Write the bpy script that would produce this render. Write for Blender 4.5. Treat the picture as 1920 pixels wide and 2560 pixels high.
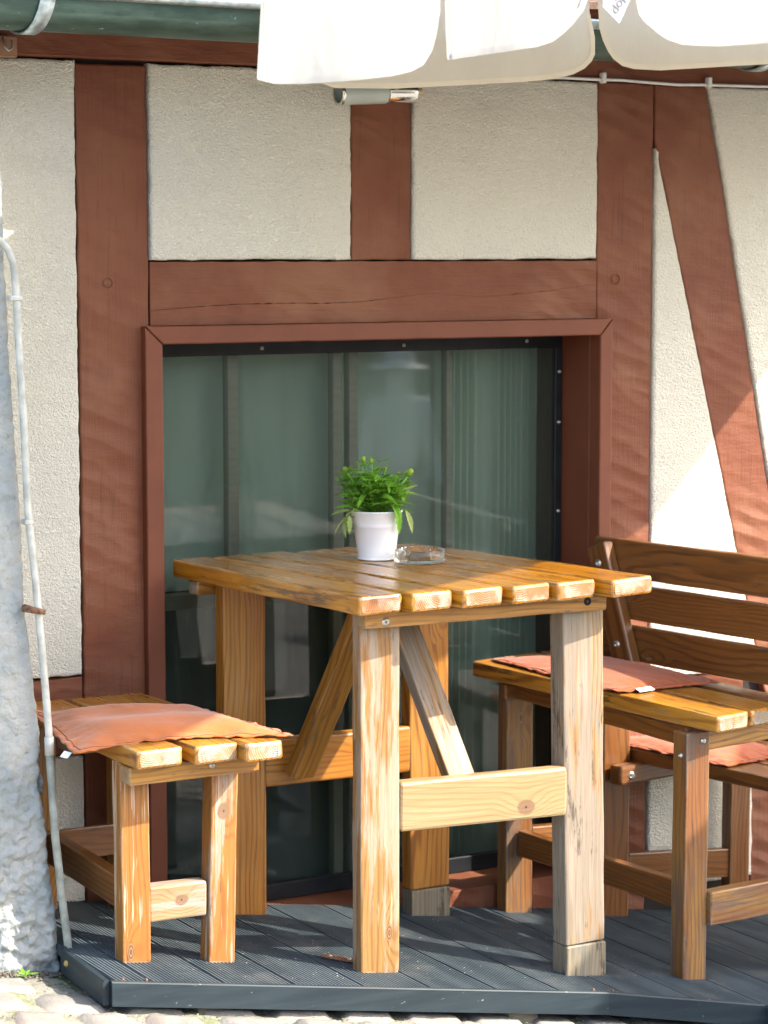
import bpy, bmesh, math, random
from mathutils import Vector, Matrix, noise
R = math.radians
random.seed(7)
sc = bpy.context.scene
for o in list(bpy.data.objects): bpy.data.objects.remove(o)

# ------------------------------------------------------------------ camera
EYE = 1.42
cam = bpy.data.cameras.new("camera")
cam.sensor_fit = 'VERTICAL'; cam.sensor_height = 36; cam.lens = 85.28
cam.clip_start = .05; cam.clip_end = 400
cam.dof.use_dof = True; cam.dof.focus_distance = 4.75; cam.dof.aperture_fstop = 6.3
co = bpy.data.objects.new("camera", cam); sc.collection.objects.link(co)
co.location = (0, 0, EYE); co.rotation_euler = (R(90-6.17), 0, R(-30))
sc.camera = co

# ------------------------------------------------------------------ world, sun
AZ, TE = 47.7, 1.25                                   # azimuth from the wall normal, tan(elevation in that normal plane)
S = Vector((math.tan(R(AZ)), -1, TE)).normalized()    # towards the sun
EL = math.asin(S.z)
w = bpy.data.worlds.new("World"); sc.world = w; w.use_nodes = True
nt = w.node_tree; nt.nodes.clear()
sky = nt.nodes.new('ShaderNodeTexSky'); sky.sky_type = 'NISHITA'; sky.sun_disc = False
sky.sun_elevation = EL; sky.sun_rotation = math.atan2(S.x, S.y)
sky.air_density = 1.0; sky.dust_density = 2.0; sky.ozone_density = 1.0
bg = nt.nodes.new('ShaderNodeBackground'); bg.inputs['Strength'].default_value = 0.15
wo = nt.nodes.new('ShaderNodeOutputWorld')
nt.links.new(sky.outputs[0], bg.inputs[0]); nt.links.new(bg.outputs[0], wo.inputs[0])
sl = bpy.data.lights.new("sun", 'SUN'); sl.energy = 2.15; sl.angle = R(.53); sl.color = (1, .965, .92)
so = bpy.data.objects.new("sun", sl); sc.collection.objects.link(so)
so.rotation_euler = S.to_track_quat('Z', 'Y').to_euler()
sc.view_settings.view_transform = 'Standard'; sc.view_settings.look = 'None'
sc.view_settings.gamma = 1; sc.view_settings.exposure = 2.52
sc.view_settings.use_white_balance = True; sc.view_settings.white_balance_temperature = 7100; sc.view_settings.white_balance_tint = 10
sc.render.engine = 'CYCLES'
sc.cycles.max_bounces = 7; sc.cycles.transparent_max_bounces = 10

# ------------------------------------------------------------------ material helpers
class NT:
    def __init__(s, name):
        s.m = bpy.data.materials.new(name); s.m.use_nodes = True
        s.t = s.m.node_tree; s.t.nodes.clear()
        s.out = s.n('ShaderNodeOutputMaterial')
    def n(s, typ, **kw):
        nd = s.t.nodes.new(typ)
        for k, v in kw.items(): setattr(nd, k, v)
        return nd
    def l(s, a, b): s.t.links.new(a, b)
    def set(s, sock, v):
        if hasattr(v, 'is_output'): s.l(v, sock)
        elif isinstance(v, (tuple, list)) and len(v) == 3 and sock.type == 'RGBA': sock.default_value = (*v, 1)
        else: sock.default_value = v
    def obj(s): return s.n('ShaderNodeTexCoord').outputs['Object']
    def mp(s, vec, scale=(1, 1, 1), loc=(0, 0, 0), rot=(0, 0, 0)):
        m = s.n('ShaderNodeMapping'); s.l(vec, m.inputs[0]); s.set(m.inputs['Scale'], scale); s.set(m.inputs['Location'], loc); s.set(m.inputs['Rotation'], rot)
        return m.outputs[0]
    def noise(s, vec, scale=5, detail=3, rough=.55, dist=0):
        n = s.n('ShaderNodeTexNoise'); s.l(vec, n.inputs['Vector'])
        for k, v in (('Scale', scale), ('Detail', detail), ('Roughness', rough), ('Distortion', dist)): s.set(n.inputs[k], v)
        return n.outputs['Fac']
    def vor(s, vec, scale=5, out='Distance', rnd=1):
        n = s.n('ShaderNodeTexVoronoi'); s.l(vec, n.inputs['Vector']); n.inputs['Scale'].default_value = scale; n.inputs['Randomness'].default_value = rnd
        return n.outputs[out]
    def math(s, op, a, b=0, c=0, clamp=False):
        n = s.n('ShaderNodeMath', operation=op); n.use_clamp = clamp
        s.set(n.inputs[0], a); s.set(n.inputs[1], b); s.set(n.inputs[2], c)
        return n.outputs[0]
    def ramp(s, v, a, b, lo=0., hi=1.):
        n = s.n('ShaderNodeMapRange'); n.interpolation_type = 'SMOOTHSTEP'
        s.set(n.inputs[0], v); s.set(n.inputs[1], a); s.set(n.inputs[2], b); s.set(n.inputs[3], lo); s.set(n.inputs[4], hi)
        return n.outputs[0]
    def mix(s, f, a, b, mode='MIX'):
        n = s.n('ShaderNodeMix', data_type='RGBA', blend_type=mode)
        s.set(n.inputs[0], f); s.set(n.inputs[6], a); s.set(n.inputs[7], b)
        return n.outputs[2]
    def bump(s, h, strength=.5, dist=.002, nrm=None):
        b = s.n('ShaderNodeBump'); b.inputs['Strength'].default_value = strength; b.inputs['Distance'].default_value = dist
        s.l(h, b.inputs['Height'])
        if nrm: s.l(nrm, b.inputs['Normal'])
        return b.outputs[0]
    def bsdf(s, color, rough=.6, nrm=None, spec=.5, metal=0, coat=0, coatr=.1):
        p = s.n('ShaderNodeBsdfPrincipled')
        s.set(p.inputs['Base Color'], color); s.set(p.inputs['Roughness'], rough)
        s.set(p.inputs['Specular IOR Level'], spec); s.set(p.inputs['Metallic'], metal)
        s.set(p.inputs['Coat Weight'], coat); s.set(p.inputs['Coat Roughness'], coatr)
        if nrm: s.l(nrm, p.inputs['Normal'])
        return p.outputs[0]
    def done(s, sh): s.l(sh, s.out.inputs['Surface']); return s.m
    def rnd(s): return s.n('ShaderNodeObjectInfo').outputs['Random']
    def sep(s, v):
        n = s.n('ShaderNodeSeparateXYZ'); s.l(v, n.inputs[0]); return n.outputs

def wood(name, base, dark, amber=None, weather=0., streak=0., wcol=(.36, .33, .28), knot_at=None, edge=0., rough=.42, coat=.3, ring=.6, knots=.5, stain=.3, end=False, pores=.5):
    """board running along its own X axis"""
    s = NT(name); o = s.obj(); r = s.rnd()
    off = s.n('ShaderNodeCombineXYZ'); s.l(s.math('MULTIPLY', r, 37.), off.inputs[0]); s.l(s.math('MULTIPLY', r, 11.3), off.inputs[1]); s.l(s.math('MULTIPLY', r, 23.7), off.inputs[2])
    va = s.n('ShaderNodeVectorMath', operation='ADD'); s.l(o, va.inputs[0]); s.l(off.outputs[0], va.inputs[1]); v = va.outputs[0]
    x, y, z = s.sep(v)
    if end:
        x0, y0, z0 = s.sep(o)
        cy = s.math('ADD', y0, s.math('MULTIPLY', s.math('SUBTRACT', r, .5), .09)); cz = s.math('ADD', z0, s.math('ADD', .012, s.math('MULTIPLY', r, .03)))
        rad = s.math('SQRT', s.math('ADD', s.math('MULTIPLY', cy, cy), s.math('MULTIPLY', cz, cz)))
        ang = s.math('ARCTAN2', cy, cz)
        wob = s.noise(s.mp(v, (20, 30, 30)), 1, 2)
        ph = s.math('ADD', s.math('MULTIPLY', rad, 1500), s.math('MULTIPLY', wob, 7))
        rings = s.ramp(s.math('SINE', ph), -.2, 1)
        an = s.n('ShaderNodeCombineXYZ'); s.l(s.math('MULTIPLY', ang, 9), an.inputs[0]); s.l(s.math('MULTIPLY', r, 50), an.inputs[1])
        crack = s.ramp(s.noise(an.outputs[0], 1.6, 2), .64, .68)
        blot = s.noise(s.mp(v, (18, 26, 26)), 1, 4)
        c = s.mix(s.math('MULTIPLY', rings, .75), base, dark)
        c = s.mix(s.ramp(blot, .42, .62), c, wcol)
        c = s.mix(s.math('MULTIPLY', s.ramp(s.noise(s.mp(v, (30, 60, 60)), 1, 3), .5, .7), .6), c, (.30, .10, .03))
        c = s.mix(s.math('MULTIPLY', crack, .85), c, (.03, .02, .015))
        h = s.math('SUBTRACT', s.math('MULTIPLY', rings, .6), s.math('MULTIPLY', crack, 2.))
        return s.done(s.bsdf(c, .5, s.bump(h, .7, .0012), coat=coat * .5))
    warp = s.noise(s.mp(v, (1.7, 7, 7)), 1, 2)
    # knots: scarce cells of a stretched voronoi
    kv = s.n('ShaderNodeTexVoronoi'); s.l(s.mp(v, (5.5, 13, 13)), kv.inputs['Vector']); kv.inputs['Scale'].default_value = 1
    kd = kv.outputs['Distance']; ksep = s.n('ShaderNodeSeparateColor'); s.l(kv.outputs['Color'], ksep.inputs[0])
    gate = s.math('GREATER_THAN', knots, ksep.outputs[0])
    kinf = s.math('MULTIPLY', s.ramp(kd, .0, .5, 1, 0), gate)
    ph = s.math('ADD', s.math('MULTIPLY', s.math('ADD', y, s.math('MULTIPLY', z, .55)), s.math('ADD', 300, s.math('MULTIPLY', r, 380))), s.math('ADD', s.math('MULTIPLY', warp, 46), s.math('MULTIPLY', s.noise(s.mp(v, (5, 60, 60)), 1, 3), 4)))
    ph = s.math('ADD', ph, s.math('MULTIPLY', kinf, 17))
    if knot_at:
        vd = s.n('ShaderNodeVectorMath', operation='SUBTRACT'); s.l(o, vd.inputs[0]); vd.inputs[1].default_value = (knot_at[0], knot_at[1], 0)
        vm_ = s.mp(vd.outputs[0], (.8, 1, 0)); ln = s.n('ShaderNodeVectorMath', operation='LENGTH'); s.l(vm_, ln.inputs[0]); kdist = ln.outputs['Value']
        ph = s.math('ADD', ph, s.math('MULTIPLY', s.ramp(kdist, 0, knot_at[2] * 4, 1, 0), 16))
    rings = s.math('MULTIPLY', s.ramp(s.math('SINE', ph), -.1, 1.), s.ramp(s.noise(s.mp(v, (2, 50, 50), (5, 5, 5)), 1, 2), .3, .65, .35, 1))
    fib = s.math('ADD', s.math('MULTIPLY', s.noise(s.mp(v, (9, 420, 420)), 1, 3, .7), .55), s.math('MULTIPLY', s.noise(s.mp(v, (3, 130, 130), (2, 9, 4)), 1, 4, .7), .45))
    tone = s.noise(s.mp(v, (2.2, 16, 16)), 1, 3)
    c = s.mix(s.math('MULTIPLY', rings, ring), base, dark)
    if amber: c = s.mix(s.ramp(tone, .35, .65), c, s.mix(s.math('MULTIPLY', rings, ring), amber, dark))
    c = s.mix(s.math('MULTIPLY', s.ramp(fib, .38, .64), .75 * pores), c, dark)
    if weather > 0:
        wn = s.math('ADD', s.math('MULTIPLY', s.noise(s.mp(v, (3.6, 40, 40)), 1, 5, .7), .6), s.math('MULTIPLY', s.noise(s.mp(v, (2.4, 8, 8), (8, 3, 2)), 1, 3), .4))
        wm = s.ramp(s.math('ADD', wn, s.math('MULTIPLY', s.math('SUBTRACT', fib, .5), .35)), .735 - .34 * weather, .80 - .34 * weather)
        c = s.mix(s.math('MULTIPLY', wm, .85), c, s.mix(s.ramp(fib, .3, .7), wcol, tuple(a * .6 for a in wcol)))
    if streak > 0:
        st_ = s.math('ADD', s.math('MULTIPLY', s.noise(s.mp(v, (3.4, 120, 120), (1, 6, 2)), 1, 3, .6), .6), s.math('MULTIPLY', s.noise(s.mp(v, (5, 12, 12), (9, 6, 2)), 1, 2), .4))
        c = s.mix(s.math('MULTIPLY', s.ramp(st_, .565, .60), .62 * streak), c, tuple(min(1, a * 1.25) for a in wcol))
    if stain > 0:
        sn = s.noise(s.mp(v, (7, 34, 34), (3, 1, 7)), 1, 5, .7)
        sm = s.ramp(s.math('ADD', sn, s.math('MULTIPLY', s.math('SUBTRACT', fib, .5), .5)), .74 - .2 * stain, .8 - .2 * stain)
        c = s.mix(s.math('MULTIPLY', sm, .75), c, (.035, .028, .02))
    kn = s.math('MULTIPLY', s.ramp(s.math('ADD', kd, s.math('MULTIPLY', s.math('SUBTRACT', s.noise(s.mp(v, (60, 60, 60)), 1, 2), .5), .05)), .085, .12, 1, 0), gate)
    kr = s.math('SINE', s.math('MULTIPLY', kd, 160))
    c = s.mix(s.math('MULTIPLY', kn, .9), c, s.mix(s.ramp(kr, -.6, 1), (.10, .045, .02), (.28, .15, .07)))
    if knot_at:
        kk = s.ramp(s.math('ADD', kdist, s.math('MULTIPLY', s.math('SUBTRACT', s.noise(s.mp(v, (90, 90, 90)), 1, 3), .5), .006)), knot_at[2] * .85, knot_at[2] * 1.1, 1, 0)
        c = s.mix(s.math('MULTIPLY', kk, .92), c, s.mix(s.ramp(s.math('SINE', s.math('MULTIPLY', kdist, 2600)), -.5, 1), (.09, .05, .03), (.30, .17, .09)))
        c = s.mix(s.ramp(kdist, knot_at[2] * .12, knot_at[2] * .2, .9, 0), c, (.02, .015, .01))
    if edge > 0:
        bv = s.n('ShaderNodeBevel'); bv.samples = 4; bv.inputs['Radius'].default_value = .006
        ge = s.n('ShaderNodeNewGeometry'); dt = s.n('ShaderNodeVectorMath', operation='DOT_PRODUCT'); s.l(bv.outputs[0], dt.inputs[0]); s.l(ge.outputs['Normal'], dt.inputs[1])
        em = s.math('MULTIPLY', s.ramp(dt.outputs['Value'], .985, .90), s.ramp(s.noise(s.mp(v, (9, 40, 40), (3, 3, 3)), 1, 4, .7), .40, .58))
        c = s.mix(s.math('MULTIPLY', em, edge), c, (.62, .47, .33))
    h = s.math('ADD', s.math('MULTIPLY', rings, .5), s.math('MULTIPLY', fib, .8))
    rg = s.ramp(tone, .3, .7, rough * .8, rough * 1.25)
    return s.done(s.bsdf(c, rg, s.bump(h, .45, .0009), coat=coat, coatr=.16))

def o_x(s, o): return s.sep(o)[0]
def paint_timber(axis='z'):
    s = NT('red_brown_timber_paint_' + axis); o = s.obj()
    n1 = s.noise(s.mp(o, (7, 7, 7)), 1, 4); n2 = s.noise(s.mp(o, (90, 90, 300)), 1, 2)
    c = s.mix(s.ramp(n1, .3, .7), (.150, .042, .018), (.182, .062, .028))
    gr = s.noise(s.mp(o, (120, 120, 5) if axis == 'z' else (5, 120, 120)), 1, 4, .7)
    c = s.mix(s.math('MULTIPLY', s.ramp(gr, .54, .68), .5), c, (.10, .030, .016))
    c = s.mix(s.math('MULTIPLY', s.ramp(s.noise(o, 3.1, 5, .65), .46, .70), .55), c, (.225, .10, .052))
    ch = s.ramp(s.vor(s.mp(o, (31, 31, 31)), 1), .0, .035, 1, 0)
    gate = s.ramp(s.noise(s.mp(o, (9, 9, 9), (4, 2, 1)), 1, 1), .62, .66)
    c = s.mix(s.math('MULTIPLY', s.math('MULTIPLY', ch, gate), .8), c, (.55, .5, .42))
    vx, vy, vz = s.sep(o)
    wv = s.n('ShaderNodeCombineXYZ'); s.l(s.math('MULTIPLY', vx, 9), wv.inputs[0]); s.l(s.math('MULTIPLY', s.math('ADD', vz, s.math('MULTIPLY', vx, .35)), 26), wv.inputs[1])
    adze = s.n('ShaderNodeTexVoronoi', feature='SMOOTH_F1'); s.l(wv.outputs[0], adze.inputs['Vector']); adze.inputs['Scale'].default_value = 1; adze.inputs['Smoothness'].default_value = .35
    h = s.math('ADD', s.math('MULTIPLY', adze.outputs['Distance'], s.math('MULTIPLY', s.ramp(o_x(s, o), -.1, .7, .05, 1.3), s.ramp(s.noise(s.mp(o, (3.5, 3.5, 3.5)), 1, 2), .35, .6, .25, 1.15))), s.math('MULTIPLY', s.noise(s.mp(o, (6, 6, 30)), 1, 3), .5))
    nb = s.bump(h, .6, .010)
    nb = s.bump(s.math('ADD', n2, s.math('MULTIPLY', s.noise(s.mp(o, (230, 230, 12) if axis == 'z' else (12, 230, 230)), 1, 3, .7), 1.6)), .45, .0014, nb)
    return s.done(s.bsdf(c, .62, nb, spec=.35))

def plaster(name, c1, c2, bscale, bdist, pits=.5):
    s = NT(name); o = s.obj()
    a = s.noise(s.mp(o, (bscale, bscale, bscale * 1.35)), 1, 3, .6, .6)
    b = s.vor(s.mp(o, (bscale * 1.1,) * 3), 1)
    big = s.noise(o, 4.5, 4)
    c = s.mix(s.ramp(big, .3, .7), c1, c2)
    c = s.mix(s.math('MULTIPLY', s.ramp(s.noise(s.mp(o, (2.2, 2.2, 7)), 1, 5, .7), .54, .74), .30), c, (.60, .57, .45))
    low = s.ramp(a, .30, .42, 1, 0)
    c = s.mix(s.math('MULTIPLY', low, pits), c, tuple(x * .42 for x in c1))
    h = s.math('ADD', s.math('ADD', s.ramp(a, .28, .72), s.math('MULTIPLY', b, .5)), s.math('MULTIPLY', s.noise(s.mp(o, (16, 16, 30)), 1, 3), 1.8))
    return s.done(s.bsdf(c, .9, s.bump(h, .85, bdist), spec=.15))

def simple(name, c, rough=.5, metal=0, spec=.5, var=.0, vs=20, bump=0, bs=200, coat=0):
    s = NT(name); o = s.obj(); col = c
    if var: col = s.mix(s.ramp(s.noise(o, vs, 4), .3, .7), tuple(x * (1 - var) for x in c), tuple(min(1, x * (1 + var)) for x in c))
    nb = s.bump(s.noise(o, bs, 3), bump, .001) if bump else None
    return s.done(s.bsdf(col, rough, nb, spec, metal, coat))

M = {}
AM, ORG, BRN = (.52, .235, .055), (.58, .27, .07), (.26, .095, .022)
M['top'] = wood('varnished_pine_top', (.44, .172, .0145), (.12, .036, .0043), amber=(.52, .238, .019), weather=.50, wcol=(0.15, 0.13, 0.075), rough=.27, coat=.5, ring=.7, knots=.25, stain=.85, edge=.6)
M['top_end'] = wood('pine_end_grain', (.31, .125, .042), (.15, .045, .014), end=True, wcol=(.36, .235, .175), coat=.1)
LEG = dict(weather=.82, wcol=(.36, .285, .21), rough=.5, coat=.08, ring=.7, knots=.12, stain=.55, edge=.5, streak=.8)
M['leg'] = wood('worn_light_pine', (.29, .160, .052), (.13, .050, .012), amber=(.27, .112, .022), **LEG)
BL_ = dict(weather=.60, wcol=(.40, .32, .245), rough=.48, coat=.12, ring=.7, knots=.1, stain=.5, edge=.5, streak=1.)
M['leg_bench'] = wood('golden_worn_pine', (.32, .140, .022), (.18, .062, .010), amber=(.30, .110, .017), **BL_)
M['leg_knot'] = wood('golden_pine_with_knot', (.32, .140, .028), (.18, .062, .010), amber=(.31, .115, .022), knot_at=(.118, -.002, .014), **BL_)
M['leg_shaded'] = wood('shaded_amber_pine', (.37, .142, .0195), (.16, .048, .0075), amber=(.42, .180, .024), weather=.36, streak=.3, wcol=(.30, .20, .09), rough=.42, coat=.25, ring=.75, knots=.25, stain=.4)  # rear legs and stretcher: their shade is put into this deeper amber colour
M['leg_grey'] = wood('weathered_grey_pine', (.31, .205, .10), (.14, .070, .024), amber=(.30, .155, .052), weather=.95, wcol=(0.25, 0.208, 0.162), rough=.6, coat=0, ring=.85, knots=.10, stain=.85, edge=.4, streak=.6)
RL = dict(weather=.42, wcol=(0.54, 0.42, 0.3), rough=.42, coat=.2, ring=.45, knots=.0, stain=.12, edge=.5)
M['rail'] = wood('pale_yellow_pine', (.315, .220, .108), (.20, .105, .036), amber=(.33, .235, .12), knot_at=(.282, -.024, .0165), **RL)
M['rail_small'] = wood('bleached_pine_with_knot', (.33, .225, .12), (.18, .09, .035), amber=(.34, .19, .085), knot_at=(0.066, 0.003, 0.011), weather=.7, wcol=(.36, .30, .25), rough=.6, coat=0, ring=.6, knots=0, stain=.3, edge=.4)
M['bar'] = wood('brown_varnished_bar', (0.33, 0.1395, 0.0187), (0.12, 0.0446, 0.0076), amber=(0.4, 0.1841, 0.0238), weather=.5, wcol=(0.17, 0.1451, 0.0638), rough=.45, coat=.2, ring=.7, knots=.3, stain=.65, edge=.4)
M['brown'] = wood('dark_brown_pine', (.175, .062, .011), (.055, .017, .005), amber=(.22, .082, .014), weather=.25, wcol=(.14, .09, .05), rough=.42, coat=.25, ring=.65, knots=.25, stain=.45, edge=.3)
M['brown_leg'] = wood('red_brown_pine_leg', (.19, .070, .020), (.075, .024, .008), amber=(.27, .135, .028), weather=.7, streak=.3, wcol=(.14, .085, .06), rough=.5, coat=.12, ring=.5, knots=.25, stain=.6, edge=.4)
M['slat'] = wood('golden_bench_slat', (.44, .182, .022), (.16, .050, .009), amber=(.50, .238, .028), weather=.42, wcol=(.26, .2, .11), rough=.32, coat=.4, ring=.75, knots=.2, stain=.72, edge=.5)
M['slat_end'] = wood('grey_end_grain', (.36, .25, .13), (.16, .08, .03), end=True, wcol=(.28, .265, .22), coat=.05)
M['block'] = wood('grey_leg_block', (.22, .18, .12), (.09, .07, .05), weather=.6, wcol=(.15, .15, .13), rough=.7, coat=0, ring=.5, knots=0, stain=.8)
M['paint'] = paint_timber(); M['paint_x'] = paint_timber('x')
M['paint_smooth'] = simple('smooth_red_brown_paint', (.150, .042, .019), .5, spec=.35, var=.08, vs=9, bump=.25, bs=120)
M['plaster'] = plaster('cream_roughcast', (.88, .845, .72), (.84, .81, .70), 190, .0052, .30)
M['black'] = simple('black_screen_frame', (.009, .011, .014), .5, spec=.25, var=.3)
M['dark'] = simple('dark_gap', (.018, .014, .011), .9)
M['steel'] = simple('zinc_bolt', (.55, .55, .5), .35, .9, var=.2, vs=300)
M['chrome'] = simple('polished_chrome', (.75, .74, .70), .12, 1)
M['whitepvc'] = simple('white_pvc', (.78, .78, .75), .4, var=.08)
M['pot'] = simple('white_enamel', (.80, .78, .77), .42, spec=.5, var=.02, vs=12)
M['label'] = simple('white_tag', (.8, .8, .8), .7)
M['text'] = simple('tag_print', (.05, .05, .055), .6)
M['redprint'] = simple('tag_red_print', (.35, .06, .04), .6)
M['soil'] = simple('potting_soil', (.05, .035, .025), .95, var=.5, vs=150, bump=1, bs=400)
M['rust'] = simple('rusty_iron', (.22, .11, .06), .8, .3, var=.5, vs=120, bump=.6)
M['tile'] = simple('mossy_clay_tile', (.16, .10, .075), .9, var=.6, vs=45, bump=.9, bs=160)
M['moss'] = simple('moss', (.10, .13, .035), .95, var=.5, vs=60, bump=1, bs=300)

def m_gutter():
    s = NT('green_patina_copper'); o = s.obj()
    n = s.noise(s.mp(o, (9, 30, 30)), 1, 5, .65); sp = s.ramp(s.noise(s.mp(o, (38, 60, 60)), 1, 4, .7), .66, .72)
    c = s.mix(s.ramp(n, .35, .65), (.035, .070, .056), (.07, .12, .095))
    c = s.mix(s.math('MULTIPLY', sp, .8), c, (.30, .52, .42))
    return s.done(s.bsdf(c, .45, s.bump(n, .25, .003), spec=.5, metal=.25))
M['gutter'] = m_gutter()
M['zinc'] = simple('weathered_zinc_bead', (.42, .50, .52), .35, .7, var=.25, vs=60)

def m_deck():
    s = NT('grey_composite_decking'); o = s.obj()
    n = s.noise(s.mp(o, (20, 3, 20)), 1, 4); f = s.noise(s.mp(o, (400, 30, 400)), 1, 2); d = s.noise(o, 9, 5, .7)
    c = s.mix(s.ramp(n, .3, .7), (.036, .054, .064), (.070, .092, .103))
    c = s.mix(s.math('MULTIPLY', s.ramp(d, .5, .7), .5), c, (.14, .14, .135))
    return s.done(s.bsdf(c, .62, s.bump(f, .4, .0006), spec=.35))
M['deck'] = m_deck()
def m_fascia():
    s = NT('dark_slate_fascia'); o = s.obj()
    n = s.noise(s.mp(o, (5, 5, 60)), 1, 4); sp = s.ramp(s.noise(s.mp(o, (70, 70, 160)), 1, 3), .70, .74)
    c = s.mix(s.ramp(n, .3, .7), (.011, .020, .027), (.021, .034, .041))
    c = s.mix(s.math('MULTIPLY', sp, .5), c, (.3, .32, .32))
    return s.done(s.bsdf(c, .5, s.bump(n, .2, .001), spec=.35))
M['fascia'] = m_fascia()

def m_fabric(name, c, trans, rough=.8):
    s = NT(name); o = s.obj()
    wv = s.math('ADD', s.math('SINE', s.math('MULTIPLY', s.sep(o)[0], 2600)), s.math('SINE', s.math('MULTIPLY', s.sep(o)[2], 2600)))
    big = s.noise(s.mp(o, (9, 9, 3)), 1, 3); cr_ = s.noise(s.mp(o, (26, 26, 9), (0, 0, 0), (0, .5, 0)), 1, 2, .5, 1.2)
    nb = s.bump(s.math('ADD', s.math('ADD', big, s.math('MULTIPLY', cr_, .35)), s.math('MULTIPLY', wv, .01)), .45, .011)
    col = s.mix(s.ramp(big, .3, .7), c, tuple(x * .95 for x in c))
    d = s.bsdf(col, rough, nb, spec=.1)
    t = s.n('ShaderNodeBsdfTranslucent'); s.set(t.inputs[0], col); s.l(nb, t.inputs['Normal'])
    m = s.n('ShaderNodeMixShader'); m.inputs[0].default_value = trans
    s.l(d, m.inputs[1]); s.l(t.outputs[0], m.inputs[2])
    return s.done(m.outputs[0])
M['canvas'] = m_fabric('white_umbrella_canvas', (.50, .49, .46), .40)
M['canvas_backlit'] = m_fabric('backlit_cream_canvas', (.94, .88, .74), .55)  # same cloth, with the far flaps' backlit cream put into the colour
def m_cushion(name, c):
    s = NT(name); o = s.obj()
    x, y, z = s.sep(o)
    wv = s.math('MULTIPLY', s.math('SINE', s.math('MULTIPLY', x, 3500)), s.math('SINE', s.math('MULTIPLY', y, 3500)))
    big = s.noise(o, 14, 4, .6, .4); dirt = s.noise(o, 5, 4)
    col = s.mix(s.ramp(dirt, .35, .7), c, tuple(v * .8 for v in c))
    nb = s.bump(wv, .25, .0004, s.bump(big, .5, .008))
    p = s.n('ShaderNodeBsdfPrincipled'); s.set(p.inputs['Base Color'], col); p.inputs['Roughness'].default_value = .85
    p.inputs['Sheen Weight'].default_value = .25; p.inputs['Specular IOR Level'].default_value = .15; s.l(nb, p.inputs['Normal'])
    return s.done(p.outputs[0])
M['cushion'] = m_cushion('salmon_cushion_cloth', (.46, .130, .034))
M['cushion2'] = m_cushion('terracotta_cushion_cloth', (.37, .080, .018))
M['curtain'] = m_fabric('pale_green_curtain', (.76, .81, .70), .3)

def m_glass():
    s = NT('window_glass'); fr = s.n('ShaderNodeFresnel'); fr.inputs[0].default_value = 1.5
    g = s.n('ShaderNodeBsdfGlossy'); g.inputs['Roughness'].default_value = .02
    o = s.obj(); s.l(s.bump(s.noise(o, 3, 1), .03, .01), g.inputs['Normal'])
    t = s.n('ShaderNodeBsdfTransparent'); t.inputs[0].default_value = (.90, .95, .92, 1)
    m = s.n('ShaderNodeMixShader'); s.l(s.math('MULTIPLY', fr.outputs[0], 1.15, clamp=True), m.inputs[0]); s.l(t.outputs[0], m.inputs[1]); s.l(g.outputs[0], m.inputs[2])
    return s.done(m.outputs[0])
M['glass'] = m_glass()
def m_screen():
    s = NT('fine_insect_mesh'); o = s.obj(); x, y, z = s.sep(o)
    wv = s.math('MULTIPLY', s.math('ADD', s.math('SINE', s.math('MULTIPLY', x, 3100)), s.math('SINE', s.math('MULTIPLY', z, 3100))), .06)
    d = s.n('ShaderNodeBsdfDiffuse'); d.inputs[0].default_value = (.085, .115, .102, 1)
    t = s.n('ShaderNodeBsdfTransparent')
    m = s.n('ShaderNodeMixShader'); s.l(s.math('ADD', .33, wv), m.inputs[0]); s.l(t.outputs[0], m.inputs[1]); s.l(d.outputs[0], m.inputs[2])
    return s.done(m.outputs[0])
M['screen'] = m_screen()
def m_clear(name, tint=(1, 1, 1), rough=0):
    s = NT(name); p = s.n('ShaderNodeBsdfPrincipled'); s.set(p.inputs['Base Color'], tint)
    p.inputs['Roughness'].default_value = rough; p.inputs['IOR'].default_value = 1.5; p.inputs['Transmission Weight'].default_value = 1
    t = s.n('ShaderNodeBsdfTransparent'); t.inputs[0].default_value = (.95, .99, .99, 1); mm = s.n('ShaderNodeMixShader'); mm.inputs[0].default_value = .15
    s.l(p.outputs[0], mm.inputs[1]); s.l(t.outputs[0], mm.inputs[2])
    return s.done(mm.outputs[0])
M['clear'] = m_clear('clear_glass', (.94, .985, .99))
M['frost'] = simple('frosted_lamp_glass', (.42, .47, .43), .3, var=.05)
def m_leaf(name, c1, c2):
    s = NT(name); o = s.obj(); col = s.mix(s.ramp(s.noise(o, 60, 3), .3, .7), c1, c2)
    d = s.bsdf(col, .5, spec=.4); t = s.n('ShaderNodeBsdfTranslucent'); s.set(t.inputs[0], s.mix(.5, col, (.25, .45, .03)))
    m = s.n('ShaderNodeMixShader'); m.inputs[0].default_value = .35; s.l(d, m.inputs[1]); s.l(t.outputs[0], m.inputs[2]); return s.done(m.outputs[0])
M['leaf'] = m_leaf('green_leaf', (.15, .38, .03), (.23, .50, .06))
M['leaf_pale'] = m_leaf('pale_yellow_leaf', (.42, .45, .17), (.30, .42, .10))
M['bud'] = m_leaf('yellow_green_bud', (.32, .42, .04), (.22, .38, .05))
def m_buttress():
    s = NT('blue_white_rough_render'); o = s.obj()
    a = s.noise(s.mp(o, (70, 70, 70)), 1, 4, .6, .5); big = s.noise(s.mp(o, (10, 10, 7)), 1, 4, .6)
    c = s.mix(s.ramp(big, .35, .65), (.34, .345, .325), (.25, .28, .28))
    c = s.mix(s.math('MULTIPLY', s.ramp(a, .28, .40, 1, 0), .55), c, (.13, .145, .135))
    c = s.mix(s.math('MULTIPLY', s.ramp(s.noise(o, 23, 4), .6, .7), .4), c, (.34, .35, .28))
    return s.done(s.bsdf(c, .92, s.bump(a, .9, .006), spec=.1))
M['buttress'] = m_buttress()
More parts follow.
